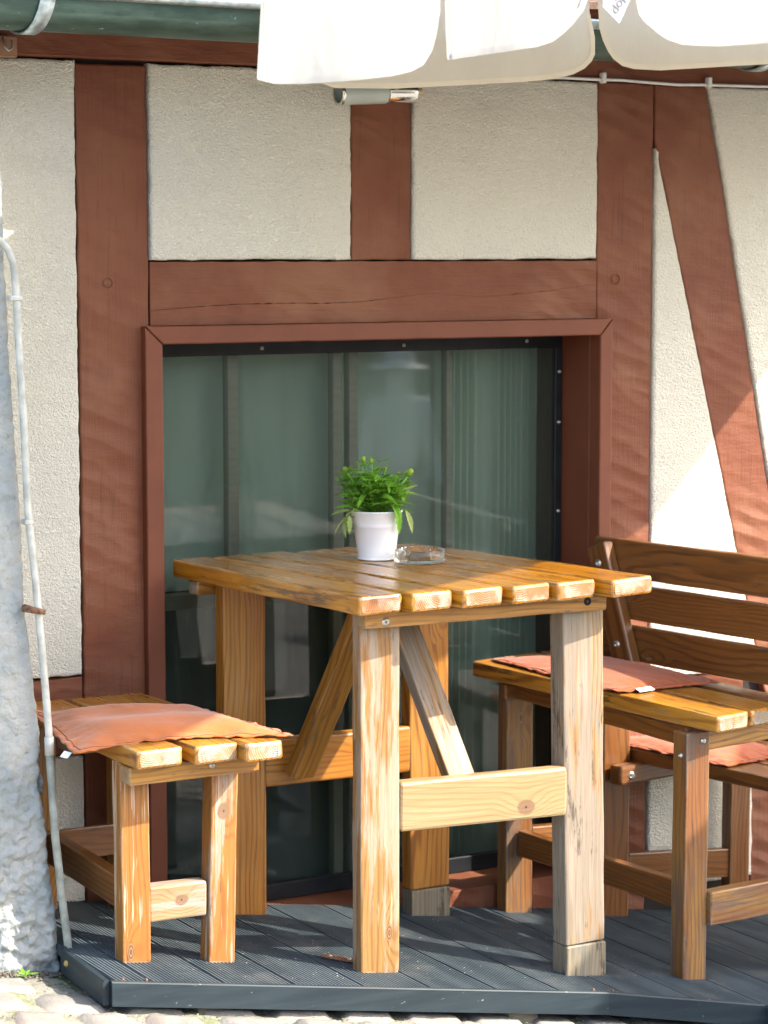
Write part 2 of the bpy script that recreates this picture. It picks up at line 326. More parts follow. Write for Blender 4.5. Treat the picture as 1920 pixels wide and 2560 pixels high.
def m_sett():
    s = NT('pinkish_stone_sett'); o = s.obj(); r = s.rnd()
    va = s.n('ShaderNodeVectorMath', operation='ADD'); s.l(o, va.inputs[0]); cb = s.n('ShaderNodeCombineXYZ'); s.l(s.math('MULTIPLY', r, 9), cb.inputs[0]); s.l(cb.outputs[0], va.inputs[1]); v = va.outputs[0]
    c = s.mix(r, (.235, .20, .175), (.22, .21, .19)); n = s.noise(v, 28, 5, .7)
    c = s.mix(s.math('MULTIPLY', s.ramp(n, .45, .65), .7), c, (.29, .28, .245))
    c = s.mix(s.math('MULTIPLY', s.ramp(s.noise(v, 180, 3), .55, .7), .45), c, (.15, .12, .10))
    return s.done(s.bsdf(c, .88, s.bump(s.noise(v, 150, 5, .7), .8, .003), spec=.2))
M['sett'] = m_sett()
def m_mortar():
    s = NT('sandy_joint_with_moss'); o = s.obj(); n = s.noise(o, 14, 5, .7); g = s.noise(o, 7, 4)
    c = s.mix(s.ramp(n, .35, .65), (.31, .30, .255), (.23, .22, .18))
    c = s.mix(s.math('MULTIPLY', s.ramp(g, .52, .66), .75), c, (.19, .22, .10))
    c = s.mix(s.math('MULTIPLY', s.ramp(s.noise(o, 90, 3), .58, .68), .6), c, (.09, .08, .065))
    return s.done(s.bsdf(c, .95, s.bump(s.noise(o, 110, 5, .75), 1, .006), spec=.1))
M['mortar'] = m_mortar()
M['far_wall'] = simple('ochre_render', (.32, .27, .19), .9, var=.12, vs=2)
M['far_wood'] = simple('far_timber', (.12, .06, .04), .8)
M['far_glass'] = simple('far_window_glass', (.03, .04, .05), .1)

# ------------------------------------------------------------------ object helpers
def link(name, me, parent=None, mats=(), loc=None, mat4=None):
    o = bpy.data.objects.new(name, me); sc.collection.objects.link(o)
    for m in mats:
        if m: me.materials.append(m)
    W = mat4 if mat4 else Matrix.Translation(loc or (0, 0, 0))
    if parent:
        o.parent = parent; o.matrix_basis = parent['_w'] and Matrix.Translation(-Vector(parent['_w'])) @ W if '_w' in parent else W
    else: o.matrix_basis = W
    return o
def thing(name, label, cat, loc=(0, 0, 0), group=None, kind=None):
    o = bpy.data.objects.new(name, None); sc.collection.objects.link(o); o.location = loc
    o.empty_display_size = .1
    o['_w'] = tuple(loc); o['label'] = label; o['category'] = cat
    if group: o['group'] = group
    if kind: o['kind'] = kind
    return o
def tag(o, label, cat, group=None):
    o['label'] = label; o['category'] = cat
    if group: o['group'] = group
    return o
def mesh(name, vs, fs, smooth=False):
    me = bpy.data.meshes.new(name); me.from_pydata([tuple(v) for v in vs], [], fs); me.update()
    if smooth: me.polygons.foreach_set('use_smooth', [True] * len(me.polygons))
    return me
def sub(name, parent_part, me, mats, W=None):
    """a sub-part: parent is a mesh whose world matrix is known"""
    o = bpy.data.objects.new(name, me); sc.collection.objects.link(o)
    for m in mats: me.materials.append(m)
    o.parent = parent_part
    pw = Matrix(parent_part.matrix_basis)
    q = parent_part.parent
    while q: pw = Matrix(q.matrix_basis) @ pw; q = q.parent
    o.matrix_basis = pw.inverted() @ (W or Matrix.Identity(4))
    return o
NS = [0]
def board(name, p0, p1, side, w, t, m, parent, mend=None, w1=None, r=.004, wob=.0012, cut0=0, cut1=0, label=None):
    """plank from p0 to p1 (centre line), width w along 'side', thickness t; cutN shears an end along the side direction"""
    p0, p1 = Vector(p0), Vector(p1); X = (p1 - p0); L = X.length; X.normalize()
    Y = Vector(side); Y = (Y - X * Y.dot(X)).normalized(); Z = X.cross(Y)
    w1 = w1 or w; NS[0] += 1; sd = NS[0] * 3.7
    n = max(2, int(L / .035)); vs = []; fs = []
    ring = []
    for (sx, sy) in ((1, 1), (-1, 1), (-1, -1), (1, -1)):
        a = [(1, 0), (.7, .7), (0, 1)] if sx * sy > 0 else [(0, 1), (.7, .7), (1, 0)]
        for (cx_, cy_) in a: ring.append((sx, sy, cx_, cy_))
    xs = [0, r * .45] + [r + (L - 2 * r) * i / n for i in range(n + 1)] + [L - r * .45, L]
    for i, x in enumerate(xs):
        f = x / L; ww = w + (w1 - w) * f
        shr = r if i in (0, len(xs) - 1) else (r * .3 if i in (1, len(xs) - 2) else 0)
        for k, (sx, sy, a, b) in enumerate(ring):
            y = sx * (ww / 2 - r - shr + r * a); z = sy * (t / 2 - r - shr + r * b)
            d = noise.noise(Vector((x * 9 + sd, sx * 3.1, sy * 2.3))) * wob * 1.3
            d2 = noise.noise(Vector((x * 9 + sd, sx * 5.1 + 9, sy * 4.3))) * wob
            xx = x + (cut0 * y if i < 2 else 0) + (cut1 * y if i > len(xs) - 3 else 0)
            if i in (0, len(xs) - 1): xx += noise.noise(Vector((y * 60, z * 60, sd + i))) * .0012
            vs.append((xx, y + d, z + d2))
    for i in range(len(xs) - 1):
        for k in range(12):
            a = i * 12 + k; b = i * 12 + (k + 1) % 12
            fs.append((a, a + 12, b + 12, b))
    fs.append(tuple(range(12))); e = (len(xs) - 1) * 12; fs.append(tuple(range(e + 11, e - 1, -1)))
    me = mesh(name, vs, fs)
    W = Matrix.Translation(p0) @ Matrix((X, Y, Z)).transposed().to_4x4()
    o = link(name, me, parent, [m, mend or m], mat4=W)
    me.polygons[-1].material_index = 1; me.polygons[-2].material_index = 1
    bm = bmesh.new(); bm.from_mesh(me); bmesh.ops.recalc_face_normals(bm, faces=bm.faces); bm.to_mesh(me); bm.free()
    if label: o['label'] = label
    return o
def resample(pts, step, closed=True):
    out = []; n = len(pts)
    for i in range(n if closed else n - 1):
        a, b = Vector(pts[i]), Vector(pts[(i + 1) % n]); k = max(1, int((b - a).length / step))
        for j in range(k): out.append(a.lerp(b, j / k))
    if not closed: out.append(Vector(pts[-1]))
    return out
def slab(name, pts, y0, y1, m, parent, jit=.002, bev=.004, step=.018, freq=28):
    """upright panel: outline in x,z; front face at y0, back at y1, irregular edge"""
    P = resample(pts, step) if step else [Vector(p) for p in pts]
    area = sum(P[i].x * P[(i + 1) % len(P)].y - P[(i + 1) % len(P)].x * P[i].y for i in range(len(P)))
    if area < 0: P.reverse()
    NS[0] += 1; Q = []
    n = len(P)
    for i, p in enumerate(P):
        t = (P[(i + 1) % n] - P[i - 1]).normalized(); nn = Vector((t.y, -t.x))
        j = (noise.noise(Vector((p.x * freq, p.y * freq, NS[0] * 1.3))) + .5 * noise.noise(Vector((p.x * 90, p.y * 90, NS[0])))) * jit
        Q.append((p + nn * j, nn))
    bm = bmesh.new()
    fr = [bm.verts.new((p.x - nn.x * bev, y0, p.y - nn.y * bev)) for p, nn in Q]
    md = [bm.verts.new((p.x - nn.x * bev * .3, y0 + bev * .35, p.y - nn.y * bev * .3)) for p, nn in Q]
    m2 = [bm.verts.new((p.x, y0 + bev, p.y)) for p, nn in Q]
    bk = [bm.verts.new((p.x, y1, p.y)) for p, nn in Q]
    bm.faces.new(fr)
    for A, B in ((fr, md), (md, m2), (m2, bk)):
        for i in range(n): bm.faces.new((A[i], B[i], B[(i + 1) % n], A[(i + 1) % n]))
    bmesh.ops.recalc_face_normals(bm, faces=bm.faces)
    bmesh.ops.triangulate(bm, faces=[f for f in bm.faces if len(f.verts) > 4])
    me = bpy.data.meshes.new(name); bm.to_mesh(me); bm.free()
    return link(name, me, parent, [m])
def rect(x0, x1, z0, z1): return [(x0, z0), (x1, z0), (x1, z1), (x0, z1)]
def tube(name, pts, rad, m, parent, seg=10, cap=True, subpart=None):
    P = [Vector(p) for p in pts]; rs = rad if isinstance(rad, (list, tuple)) else [rad] * len(P)
    vs, fs = [], []; up = Vector((0, 0, 1))
    for i, p in enumerate(P):
        t = (P[min(i + 1, len(P) - 1)] - P[max(i - 1, 0)]).normalized()
        a = t.cross(up); a = t.cross(Vector((1, 0, 0))) if a.length < .1 else a; a.normalize(); b = t.cross(a)
        if i and (a.dot(pa) < 0): a, b = -a, -b
        if i: a = (pa - t * pa.dot(t)).normalized(); b = t.cross(a)
        pa = a
        for k in range(seg):
            c = 2 * math.pi * k / seg; vs.append(p + (a * math.cos(c) + b * math.sin(c)) * rs[i])
    for i in range(len(P) - 1):
        for k in range(seg):
            fs.append((i * seg + k, i * seg + (k + 1) % seg, (i + 1) * seg + (k + 1) % seg, (i + 1) * seg + k))
    if cap: fs.append(tuple(range(seg))[::-1]); fs.append(tuple(range((len(P) - 1) * seg, len(P) * seg)))
    me = mesh(name, vs, fs, True)
    if subpart: return sub(name, subpart, me, [m])
    return link(name, me, parent, [m])
def lathe(name, prof, m, parent, W, seg=48):
    vs, fs = [], []
    for (r_, z_) in prof:
        for k in range(seg): c = 2 * math.pi * k / seg; vs.append((r_ * math.cos(c), r_ * math.sin(c), z_))
    for i in range(len(prof) - 1):
        for k in range(seg): fs.append((i * seg + k, i * seg + (k + 1) % seg, (i + 1) * seg + (k + 1) % seg, (i + 1) * seg + k))
    return link(name, mesh(name, vs, fs, True), parent, [m], mat4=W)
BOLT = None
def bolt(parent, p, nrm, r=.0065, m=None, name='bolt'):
    """washer with a hex socket head"""
    prof = [(0, -.001), (r * .38, -.001), (r * .40, .0025), (r * .62, .003), (r * .66, .0012), (r, .001), (r, -.002)]
    q = Vector(nrm).to_track_quat('Z', 'Y').to_matrix().to_4x4()
    return lathe(name, prof, m or M['steel'], parent, Matrix.Translation(p) @ q, 14)

# ------------------------------------------------------------------ ground and street
def DK(x): return .349 - .15 * x                                  # deck surface
def GK(x):                                                        # street surface
    x = max(-4, min(9, x)); return .091 - .057 - .16 * (x - 1.72)
xs = [-150, -40, -4] + [i * 1. for i in range(-3, 9)] + [9, 40, 150]; ys = [-150, -40, -9, -4, 0, 2, 3, 4.9, 20, 150]
vs = [(x, y, GK(x) - .018) for y in ys for x in xs]; nx = len(xs)
g = link('ground', mesh('ground', vs, [(j * nx + i, j * nx + i + 1, (j + 1) * nx + i + 1, (j + 1) * nx + i) for j in range(len(ys) - 1) for i in range(nx - 1)]), None, [simple('distant_cobbles', (.17, .16, .14), .9, var=.25, vs=3, bump=.8, bs=9)])
g['kind'] = 'structure'
street = thing('cobbled_street', 'worn cobbled street of pinkish setts sloping down along the deck', 'street', (2, 3.9, 0), kind='structure'); del street['category']
# sandy joint bed, lumpy
nx, ny = 260, 190; vs = []
for j in range(ny + 1):
    for i in range(nx + 1):
        x = 1.0 + 2.6 * i / nx; y = 2.45 + 1.93 * j / ny
        h = noise.noise(Vector((x * 14, y * 14, 1))) * .006 + noise.noise(Vector((x * 55, y * 55, 4))) * .0035 + noise.noise(Vector((x * 150, y * 150, 8))) * .0018
        vs.append((x, y, GK(x) + h - .004))
link('joint_filling', mesh('joint_filling', vs, [(j * (nx + 1) + i, j * (nx + 1) + i + 1, (j + 1) * (nx + 1) + i + 1, (j + 1) * (nx + 1) + i) for j in range(ny) for i in range(nx)], True), street, [M['mortar']])
rnd = random.Random(3)
def sett(cx, cy, lx, ly, ang, sd):
    n = 7; vs = []; fs = []
    for j in range(n + 1):
        for i in range(n + 1):
            u, v = i / n * 2 - 1, j / n * 2 - 1
            e = max(abs(u), abs(v)); k = (abs(u) ** 8 + abs(v) ** 8)
            jx = noise.noise(Vector((u * 1.3, v * 1.3, sd))) * .007; jy = noise.noise(Vector((u * 1.3, v * 1.3, sd + 40))) * .007
            z = .005 - .0045 * min(1.6, k) + noise.noise(Vector((u * 2, v * 2, sd + 9))) * .003
            if e > .99: z -= .010
            vs.append((u * lx / 2 + jx, v * ly / 2 + jy, z))
    fs = [(j * (n + 1) + i, j * (n + 1) + i + 1, (j + 1) * (n + 1) + i + 1, (j + 1) * (n + 1) + i) for j in range(n) for i in range(n)]
    z0 = GK(cx) + rnd.uniform(-.002, .004)
    W = Matrix.Translation((cx, cy, z0)) @ Matrix.Rotation(math.atan(.16), 4, 'Y') @ Matrix.Rotation(ang + rnd.uniform(-.04, .04), 4, 'Z')
    link('paving_stone', mesh('paving_stone', vs, fs, True), street, [M['sett']], mat4=W)
for k in range(-11, 2):
    x = 1.06 + (.055 if k % 2 else 0)
    while x < 3.45:
        lx = rnd.uniform(.105, .145); cx_ = x + lx / 2; x += lx + rnd.uniform(.007, .014)
        if k == 1 and cx_ > 1.69: break
        cy_ = 4.055 - .12 * (cx_ - 1.6) + .122 * k
        if k == 0 and cx_ > 1.95 and cy_ > 3.97 and cx_ < 2.2: pass
        sett(cx_, cy_, lx - .006, rnd.uniform(.100, .112), -.11, rnd.uniform(0, 99))

def crumbs(name, n, fn, rmin, rmax, m, par, sd):
    r_ = random.Random(sd); vs = []; fs = []
    for i in range(n):
        q = fn(r_)
        if q is None: continue
        x, y, z = q; a = r_.uniform(rmin, rmax); b = len(vs); e = [r_.uniform(.6, 1.3) for _ in range(6)]
        vs += [(x + a * e[0], y, z), (x - a * e[1], y, z), (x, y + a * e[2], z), (x, y - a * e[3], z), (x, y, z + a * e[4] * .7), (x, y, z - a * .5)]
        fs += [(b, b + 2, b + 4), (b + 2, b + 1, b + 4), (b + 1, b + 3, b + 4), (b + 3, b, b + 4), (b + 2, b, b + 5), (b + 1, b + 2, b + 5), (b + 3, b + 1, b + 5), (b, b + 3, b + 5)]
    o = link(name, mesh(name, vs, fs), par, [m]); o['kind'] = 'stuff'; return o
def f_moss(r_):
    x = r_.uniform(1.3, 3.3); y = r_.uniform(3.82, 4.26)
    if noise.noise(Vector((x * 9, y * 9, 2))) < .12 or (x > 1.76 and y > 4.02 - .1 * (x - 1.7)): return None
    return x, y, GK(x) - .002
crumbs('moss', 2600, f_moss, .0015, .0045, M['moss'], street, 4)
def f_grit(r_):
    x = r_.uniform(1.3, 3.3); y = r_.uniform(3.80, 4.26); return x, y, GK(x) + .001
M['grit'] = simple('pale_grit', (.36, .34, .30), .9, var=.4, vs=200)
crumbs('grit', 1500, f_grit, .0006, .0022, M['grit'], street, 5)
def f_foot(r_):
    x = r_.uniform(1.45, 1.80); return x, 4.262 - abs(r_.gauss(0, .018)), GK(x) + .002
M['earth'] = simple('dark_loose_earth', (.10, .085, .065), .95, var=.5, vs=200)
crumbs('loose_earth', 420, f_foot, .0015, .0060, M['earth'], street, 6)

# ------------------------------------------------------------------ timber framed house
house = thing('timber_framed_house', 'half-timbered house wall with red-brown beams and cream roughcast panels behind the table', 'house', (2.6, 4.64, 0))
F = 4.64
B = lambda n, pts, y0=F, **k: slab(n, pts, y0, 4.80, M['paint_x' if n in ('top_plate', 'timber_rail') else 'paint'], house, **k)
link('wall_core', mesh('wall_core', *[(lambda v, f: (v, f))([(a, b, c) for a in (-2.5, 2.10) for b in (4.662, 4.9) for c in (-.7, 2.1)], [(0, 1, 3, 2), (4, 6, 7, 5), (0, 4, 5, 1), (2, 3, 7, 6), (0, 2, 6, 4), (1, 5, 7, 3)])][0]), house, [M['dark']])
link('wall_core', mesh('wall_core', [(a, b, c) for a in (3.275, 8) for b in (4.662, 4.9) for c in (-.7, 2.1)], [(0, 1, 3, 2), (4, 6, 7, 5), (0, 4, 5, 1), (2, 3, 7, 6), (0, 2, 6, 4), (1, 5, 7, 3)]), house, [M['dark']])
link('wall_core', mesh('wall_core', [(a, b, c) for a in (2.10, 3.275) for b in (4.662, 4.9) for c in (1.26, 2.1)], [(0, 1, 3, 2), (4, 6, 7, 5), (0, 4, 5, 1), (2, 3, 7, 6), (0, 2, 6, 4), (1, 5, 7, 3)]), house, [M['dark']])
B('timber_post', [(1.956, -.02), (2.1135, -.02), (2.1135, 1.06), (2.112, 1.797), (1.954, 1.797), (1.957, .9)])
B('timber_post', [(3.249, -.5), (3.405, -.5), (3.406, .8), (3.405, 1.66), (3.4055, 1.803), (3.247, 1.803), (3.248, .9)])
B('top_plate', rect(-.5, 5.6, 1.8065, 2.06), 4.630, jit=.001)
B('timber_post', rect(2.5975, 2.7475, 1.3975, 1.8045), jit=.0025)
B('timber_brace', [(3.4085, 1.803), (3.4090, 1.675), (3.475, 1.43), (3.570, 1.07), (3.667, .70), (3.880, -.11), (3.990, -.11), (3.885, .30), (3.7495, .905), (3.609, 1.57), (3.556, 1.803)], jit=.003)
B('timber_rail', rect(.5, 1.9535, .372, .534), 4.642)
B('timber_rail', rect(3.4095, 3.70, .195, .395), 4.645)
B('timber_rail', rect(3.93, 5.2, .195, .395), 4.645)
# cross rail, split open along its long crack
cr = [(2.116, 1.2935), (2.218, 1.300), (2.305, 1.3045), (2.416, 1.3060), (2.529, 1.3045), (2.621, 1.3070), (2.703, 1.3150), (2.792, 1.3240)]
c2 = [(2.945, 1.3150), (3.026, 1.3200), (3.108, 1.3260), (3.2465, 1.3420)]
def jag(pts, sgn, g0):
    out = []; P = resample(pts, .009, False)
    for i, p in enumerate(P):
        f = i / (len(P) - 1); n_ = noise.noise(Vector((p.x * 70, 5, 3))); open_ = max(0, n_ * 1.2 + .35) * g0 * math.sin(math.pi * min(1, .12 + f * .88)) ** .5
        out.append((p.x, p.y + sgn * max(.00015, open_ / 2) + noise.noise(Vector((p.x * 120, 0, 0))) * .0008))
    return out
def split_rail():
    up = jag(cr, 1, .0030) + [(2.80, 1.3242), (2.93, 1.3148)] + jag(c2, 1, .0022)
    lo = jag(cr, -1, .0030) + [(2.80, 1.3238), (2.93, 1.3144)] + jag(c2, -1, .0022)
    bm = bmesh.new()
    def prism(pts, y0=F, y1=4.70):
        fr = [bm.verts.new((x, y0, z)) for x, z in pts]; bk = [bm.verts.new((x, y1, z)) for x, z in pts]; n = len(pts)
        bm.faces.new(fr)
        for i in range(n): bm.faces.new((fr[i], bk[i], bk[(i + 1) % n], fr[(i + 1) % n]))
    top = [(x, 1.3945 + noise.noise(Vector((x * 25, 1, 1))) * .0025) for x in [3.2465 - i * .02 for i in range(57)]] + [(2.116, 1.3945)]
    prism(up + top); prism([(2.116, 1.2625), (3.2465, 1.2625)] + lo[::-1])
    bmesh.ops.recalc_face_normals(bm, faces=bm.faces); bmesh.ops.triangulate(bm, faces=[f for f in bm.faces if len(f.verts) > 4])
    me = bpy.data.meshes.new('cracked_rail'); bm.to_mesh(me); bm.free(); return me
link('cracked_rail', split_rail(), house, [M['paint_x']])
P_ = lambda pts, **k: slab('plaster_panel', pts, 4.634, 4.70, M['plaster'], house, jit=k.pop('jit', .0024), bev=.006, step=.008, freq=31, **k)
P_(rect(.5, 1.951, .539, 1.802)); P_(rect(.5, 1.952, .057, .367)); P_(rect(2.1175, 2.5945, 1.399, 1.802)); P_(rect(2.7515, 3.2445, 1.399, 1.802))
P_([(3.4095, .40), (3.742, .40), (3.6645, .70), (3.567, 1.07), (3.4715, 1.43), (3.4105, 1.655)], jit=.0022)
P_([(3.5605, 1.802), (3.613, 1.57), (3.754, .905), (3.872, .40), (5.2, .40), (5.2, 1.802)])
P_(rect(3.4095, 3.727, -.12, .185)); P_([(3.95, -.1), (5.2, -.1), (5.2, .18), (3.92, .18)])
B('timber_post', rect(3.7315, 3.83, -.5, .19), 4.646)
for x, z, r_ in ((2.020, 1.352, .0095), (3.300, 1.352, .011)):
    lathe('wooden_peg', [(0, -.0015), (r_ * .5, -.0022), (r_ * .93, -.0016), (r_, .0005), (r_ * 1.08, .001)], M['paint_smooth'], house, Matrix.Translation((x, 4.6385, z)) @ Matrix.Rotation(-math.pi / 2, 4, 'X') @ Matrix.Rotation(math.pi, 4, 'X'), 20)
# window casing, reveals, sill
cas = lambda n, pts: slab(n, pts, 4.618, 4.660, M['paint_smooth'], house, jit=.0006, bev=.003, step=.03)
cas('window_casing', [(2.094, -.30), (2.134, -.30), (2.134, 1.2225), (2.094, 1.2605)])
cas('window_casing', [(2.0955, 1.2615), (2.1350, 1.2235), (3.2440, 1.2235), (3.2780, 1.2615)])
cas('window_casing', [(3.2450, -.30), (3.2795, -.30), (3.2795, 1.2605), (3.2450, 1.2225)])
def boxm(n, a, b, m, parent, **k):
    (x0, y0, z0), (x1, y1, z1) = a, b
    me = mesh(n, [(x, y, z) for x in (x0, x1) for y in (y0, y1) for z in (z0, z1)], [(0, 1, 3, 2), (4, 6, 7, 5), (0, 4, 5, 1), (2, 3, 7, 6), (0, 2, 6, 4), (1, 5, 7, 3)])
    bm = bmesh.new(); bm.from_mesh(me); bmesh.ops.recalc_face_normals(bm, faces=bm.faces)
    r_ = k.get('r', min(.002, min(abs(x1 - x0), abs(y1 - y0), abs(z1 - z0)) * .2))
    if r_ > 0: bmesh.ops.bevel(bm, geom=bm.edges, offset=r_, segments=1, affect='EDGES')
    bm.to_mesh(me); bm.free()
    return link(n, me, parent, [m])
boxm('window_reveal', (3.2452, 4.661, -.3), (3.285, 4.94, 1.224), M['paint_smooth'], house)
boxm('window_reveal', (2.09, 4.661, -.3), (2.1338, 4.94, 1.224), M['paint_smooth'], house)
boxm('window_reveal', (2.09, 4.661, 1.2242), (3.285, 4.94, 1.26), M['paint_smooth'], house)
boxm('window_sill', (2.1345, 4.640, -.40), (3.2445, 4.94, -.046), M['paint'], house)
win = link('window', mesh('window', [(2.135, 4.925, -.04), (3.244, 4.925, -.04), (3.244, 4.925, 1.222), (2.135, 4.925, 1.222)], [(0, 1, 2, 3)]), house, [M['dark']])
def wbox(n, a, b, m):
    o = boxm(n, a, b, m, house); W = Matrix.Translation(house['_w']) @ o.matrix_basis
    o.parent = win; o.matrix_basis = W @ Matrix.Identity(4)
    o.matrix_basis = (Matrix.Translation(house['_w']) @ win.matrix_basis).inverted() @ W
    return o
for a, b in (((2.1345, 4.772, 1.190), (3.2445, 4.790, 1.2235)), ((2.1345, 4.772, -.045), (3.2445, 4.790, -.008)), ((3.2245, 4.7725, -.008), (3.2445, 4.7895, 1.190)), ((2.1345, 4.7725, -.008), (2.1545, 4.7895, 1.190))):
    wbox('screen_frame', a, b, M['black'])
for x, z in [(2.199, 1.206), (2.444, 1.204), (2.807, 1.204), (3.142, 1.207)] + [(3.2345, z) for z in (1.133, 1.013, .801, .55)]:
    o = bolt(house, (x, 4.7715, z), (0, -1, 0), .0042, M['steel'], 'screw')
    W = Matrix.Translation(house['_w']) @ o.matrix_basis; o.parent = win; o.matrix_basis = (Matrix.Translation(house['_w']) @ win.matrix_basis).inverted() @ W
def pane(n, x0, x1, z0, z1, y, m): return sub(n, win, mesh(n, [(x0, y, z0), (x1, y, z0), (x1, y, z1), (x0, y, z1)], [(0, 1, 2, 3)]), [m])
pane('window_pane', 2.1540, 3.2250, -.0085, 1.1905, 4.7765, M['glass'])
pane('insect_screen', 2.1545, 3.2245, -.008, 1.190, 4.781, M['screen'])
M['sash'] = wood('old_brown_sash', (.36, .32, .24), (.26, .22, .16), rough=.5, ring=.4, knots=0, stain=.2, coat=0, weather=.2)
for x0, x1 in ((2.155, 2.185), (2.384, 2.412), (2.650, 2.675), (2.692, 2.716), (2.952, 2.968)): wbox('sash_bar', (x0, 4.822, .665), (x1, 4.848, 1.222), M['sash'])
for x0, x1 in ((2.650, 2.675), (2.692, 2.716)): wbox('sash_bar', (x0, 4.822, -.045), (x1, 4.848, .628), M['sash'])
wbox('transom', (2.1345, 4.812, .630), (3.2445, 4.858, .662), M['sash'])
pane('window_pane', 2.1345, 3.2445, .662, 1.222, 4.836, M['glass']); pane('window_pane', 2.1345, 3.2445, -.045, .630, 4.836, M['glass'])
def curtain(x0, x1, z0, z1, y, amp, fr, sd, m='curtain'):
    vs = []; n = 160; nz = 8
    for j in range(nz + 1):
        for i in range(n + 1):
            x = x0 + (x1 - x0) * i / n; f = 1 + .5 * noise.noise(Vector((x * 5, sd, 0)))
            vs.append((x, y + amp * math.sin(x * fr * f + sd + .4 * j / nz) + amp * .6 * noise.noise(Vector((x * 30, j * .2, sd))), z0 + (z1 - z0) * j / nz))
    me = mesh('curtain', vs, [(j * (n + 1) + i, j * (n + 1) + i + 1, (j + 1) * (n + 1) + i + 1, (j + 1) * (n + 1) + i) for j in range(nz) for i in range(n)], True)
    return sub('curtain', win, me, [M[m]])
M['dark_room_sheet'] = m_fabric('dim_room_stand_in', (.11, .13, .12), .2)  # dark cloth added to stand for the unlit room below the transom
curtain(2.14, 3.0, -.04, .66, 4.905, .004, 14, 9, 'dark_room_sheet'); curtain(2.14, 2.66, .66, 1.22, 4.895, .004, 22, 1); curtain(2.64, 2.97, .66, 1.22, 4.902, .003, 15, 4); curtain(2.96, 3.244, -.04, 1.22, 4.886, .009, 27, 7)  # the first call hangs the added dark sheet, the rest are curtains

boxm('room_wall', (-2.5, 4.945, -1.2), (8, 5.0, 2.1), M['dark'], house, r=0)
rf = link('roof', mesh('roof', [(-3, 4.45, 1.985), (8, 4.45, 1.985), (8, 8, 4.3), (-3, 8, 4.3)], [(0, 1, 2, 3)]), house, [M['tile']])
# eaves: gutter, brackets, roof tiles
def gutter():
    vs = []; nseg = 60; a = 12; x0, x1 = -.2, 5.4
    for side in (0, 1):
        rr = .064 if side == 0 else .0615
        for i in range(nseg + 1):
            x = x0 + (x1 - x0) * i / nseg
            for k in range(a + 1):
                c = math.pi * k / a; vs.append((x, 4.368 - rr * math.cos(c), 1.892 - rr * math.sin(c) - .0035 * (x - 2.4)))
    fs = []; st = (nseg + 1) * (a + 1)
    for s_ in (0, st):
        for i in range(nseg):
            for k in range(a):
                q = (s_ + i * (a + 1) + k, s_ + (i + 1) * (a + 1) + k, s_ + (i + 1) * (a + 1) + k + 1, s_ + i * (a + 1) + k + 1)
                fs.append(q if s_ else q[::-1])
    return link('gutter', mesh('gutter', vs, fs, True), house, [M['gutter']])
gut = gutter()
tube('gutter_rim', [(x, 4.298, 1.897 - .0035 * (x - 2.4)) for x in (-.2, 1, 2, 3, 4, 5.4)], .0115, M['zinc'], house, 12, subpart=gut)
def strap(x):
    pts = []
    for k in range(15):
        c = math.pi * k / 14; pts.append((x - .035 * (k / 14.), 4.368 - .0665 * math.cos(c), 1.892 - .0665 * math.sin(c) - .0035 * (x - 2.4)))
    pts = [(x - .006, 4.293, 1.925)] + pts; vs = []; fs = []
    for p in pts:
        vs += [(p[0] - .015, p[1], p[2]), (p[0] + .015, p[1], p[2])]
    for i in range(len(pts) - 1): fs.append((2 * i, 2 * i + 1, 2 * i + 3, 2 * i + 2))
    me = mesh('gutter_bracket', vs, fs, True); o = sub('gutter_bracket', gut, me, [M['zinc']])
    md = o.modifiers.new('t', 'SOLIDIFY'); md.thickness = .004
strap(1.760); strap(3.50); strap(2.68)
boxm('soffit_board', (-.3, 4.40, 1.945), (5.5, 4.64, 1.965), M['paint'], house)
rr_ = random.Random(5)
for row in range(2):
    x = -.1 + .08 * row
    while x < 5.2:
        wd = .155; yy = 4.345 + row * .13; zz = 1.955 + row * .085
        n = 8; vs = []; fs = []
        for s_ in (0, 1):
            for i in range(n + 1):
                u = i / n * 2 - 1; e = .03 * (1 - u * u) ** .5
                vs.append((x + wd / 2 + u * wd * .49, yy - e, zz - .015 * s_ - e * .5)); vs.append((x + wd / 2 + u * wd * .49, yy + .24, zz + .13 - .015 * s_))
        m_ = 2 * (n + 1)
        for i in range(n):
            a = 2 * i; fs += [(a, a + 2, a + 3, a + 1), (m_ + a, m_ + a + 1, m_ + a + 3, m_ + a + 2), (a, m_ + a, m_ + a + 2, a + 2)]
        fs += [(0, 1, m_ + 1, m_), (2 * n, m_ + 2 * n, m_ + 2 * n + 1, 2 * n + 1)]
        W = Matrix.Translation((0, 0, rr_.uniform(-.004, .004)))
        link('roof_tile', mesh('roof_tile', vs, fs), house, [M['tile']], mat4=W); x += wd + .004
vs = []; fs = []
for i in range(420):
    x = rr_.uniform(1.5, 3.3); y = rr_.uniform(4.315, 4.36); z = 1.952 + rr_.uniform(-.012, .012); r_ = rr_.uniform(.003, .009)
    if noise.noise(Vector((x * 7, 0, 0))) < -.05: continue
    b = len(vs); vs += [(x + r_, y, z), (x - r_, y, z), (x, y + r_, z), (x, y - r_, z), (x, y, z + r_), (x, y, z - r_)]
    fs += [(b, b + 2, b + 4), (b + 2, b + 1, b + 4), (b + 1, b + 3, b + 4), (b + 3, b, b + 4), (b + 2, b, b + 5), (b + 1, b + 2, b + 5), (b + 3, b + 1, b + 5), (b, b + 3, b + 5)]
mo = link('moss', mesh('moss', vs, fs, True), house, [M['moss']]); mo['kind'] = 'stuff'
bl = boxm('hook_block', (1.70, 4.600, 1.800), (1.815, 4.6295, 1.842), simple('bare_brown_block', (.30, .16, .10), .7, var=.2), house)
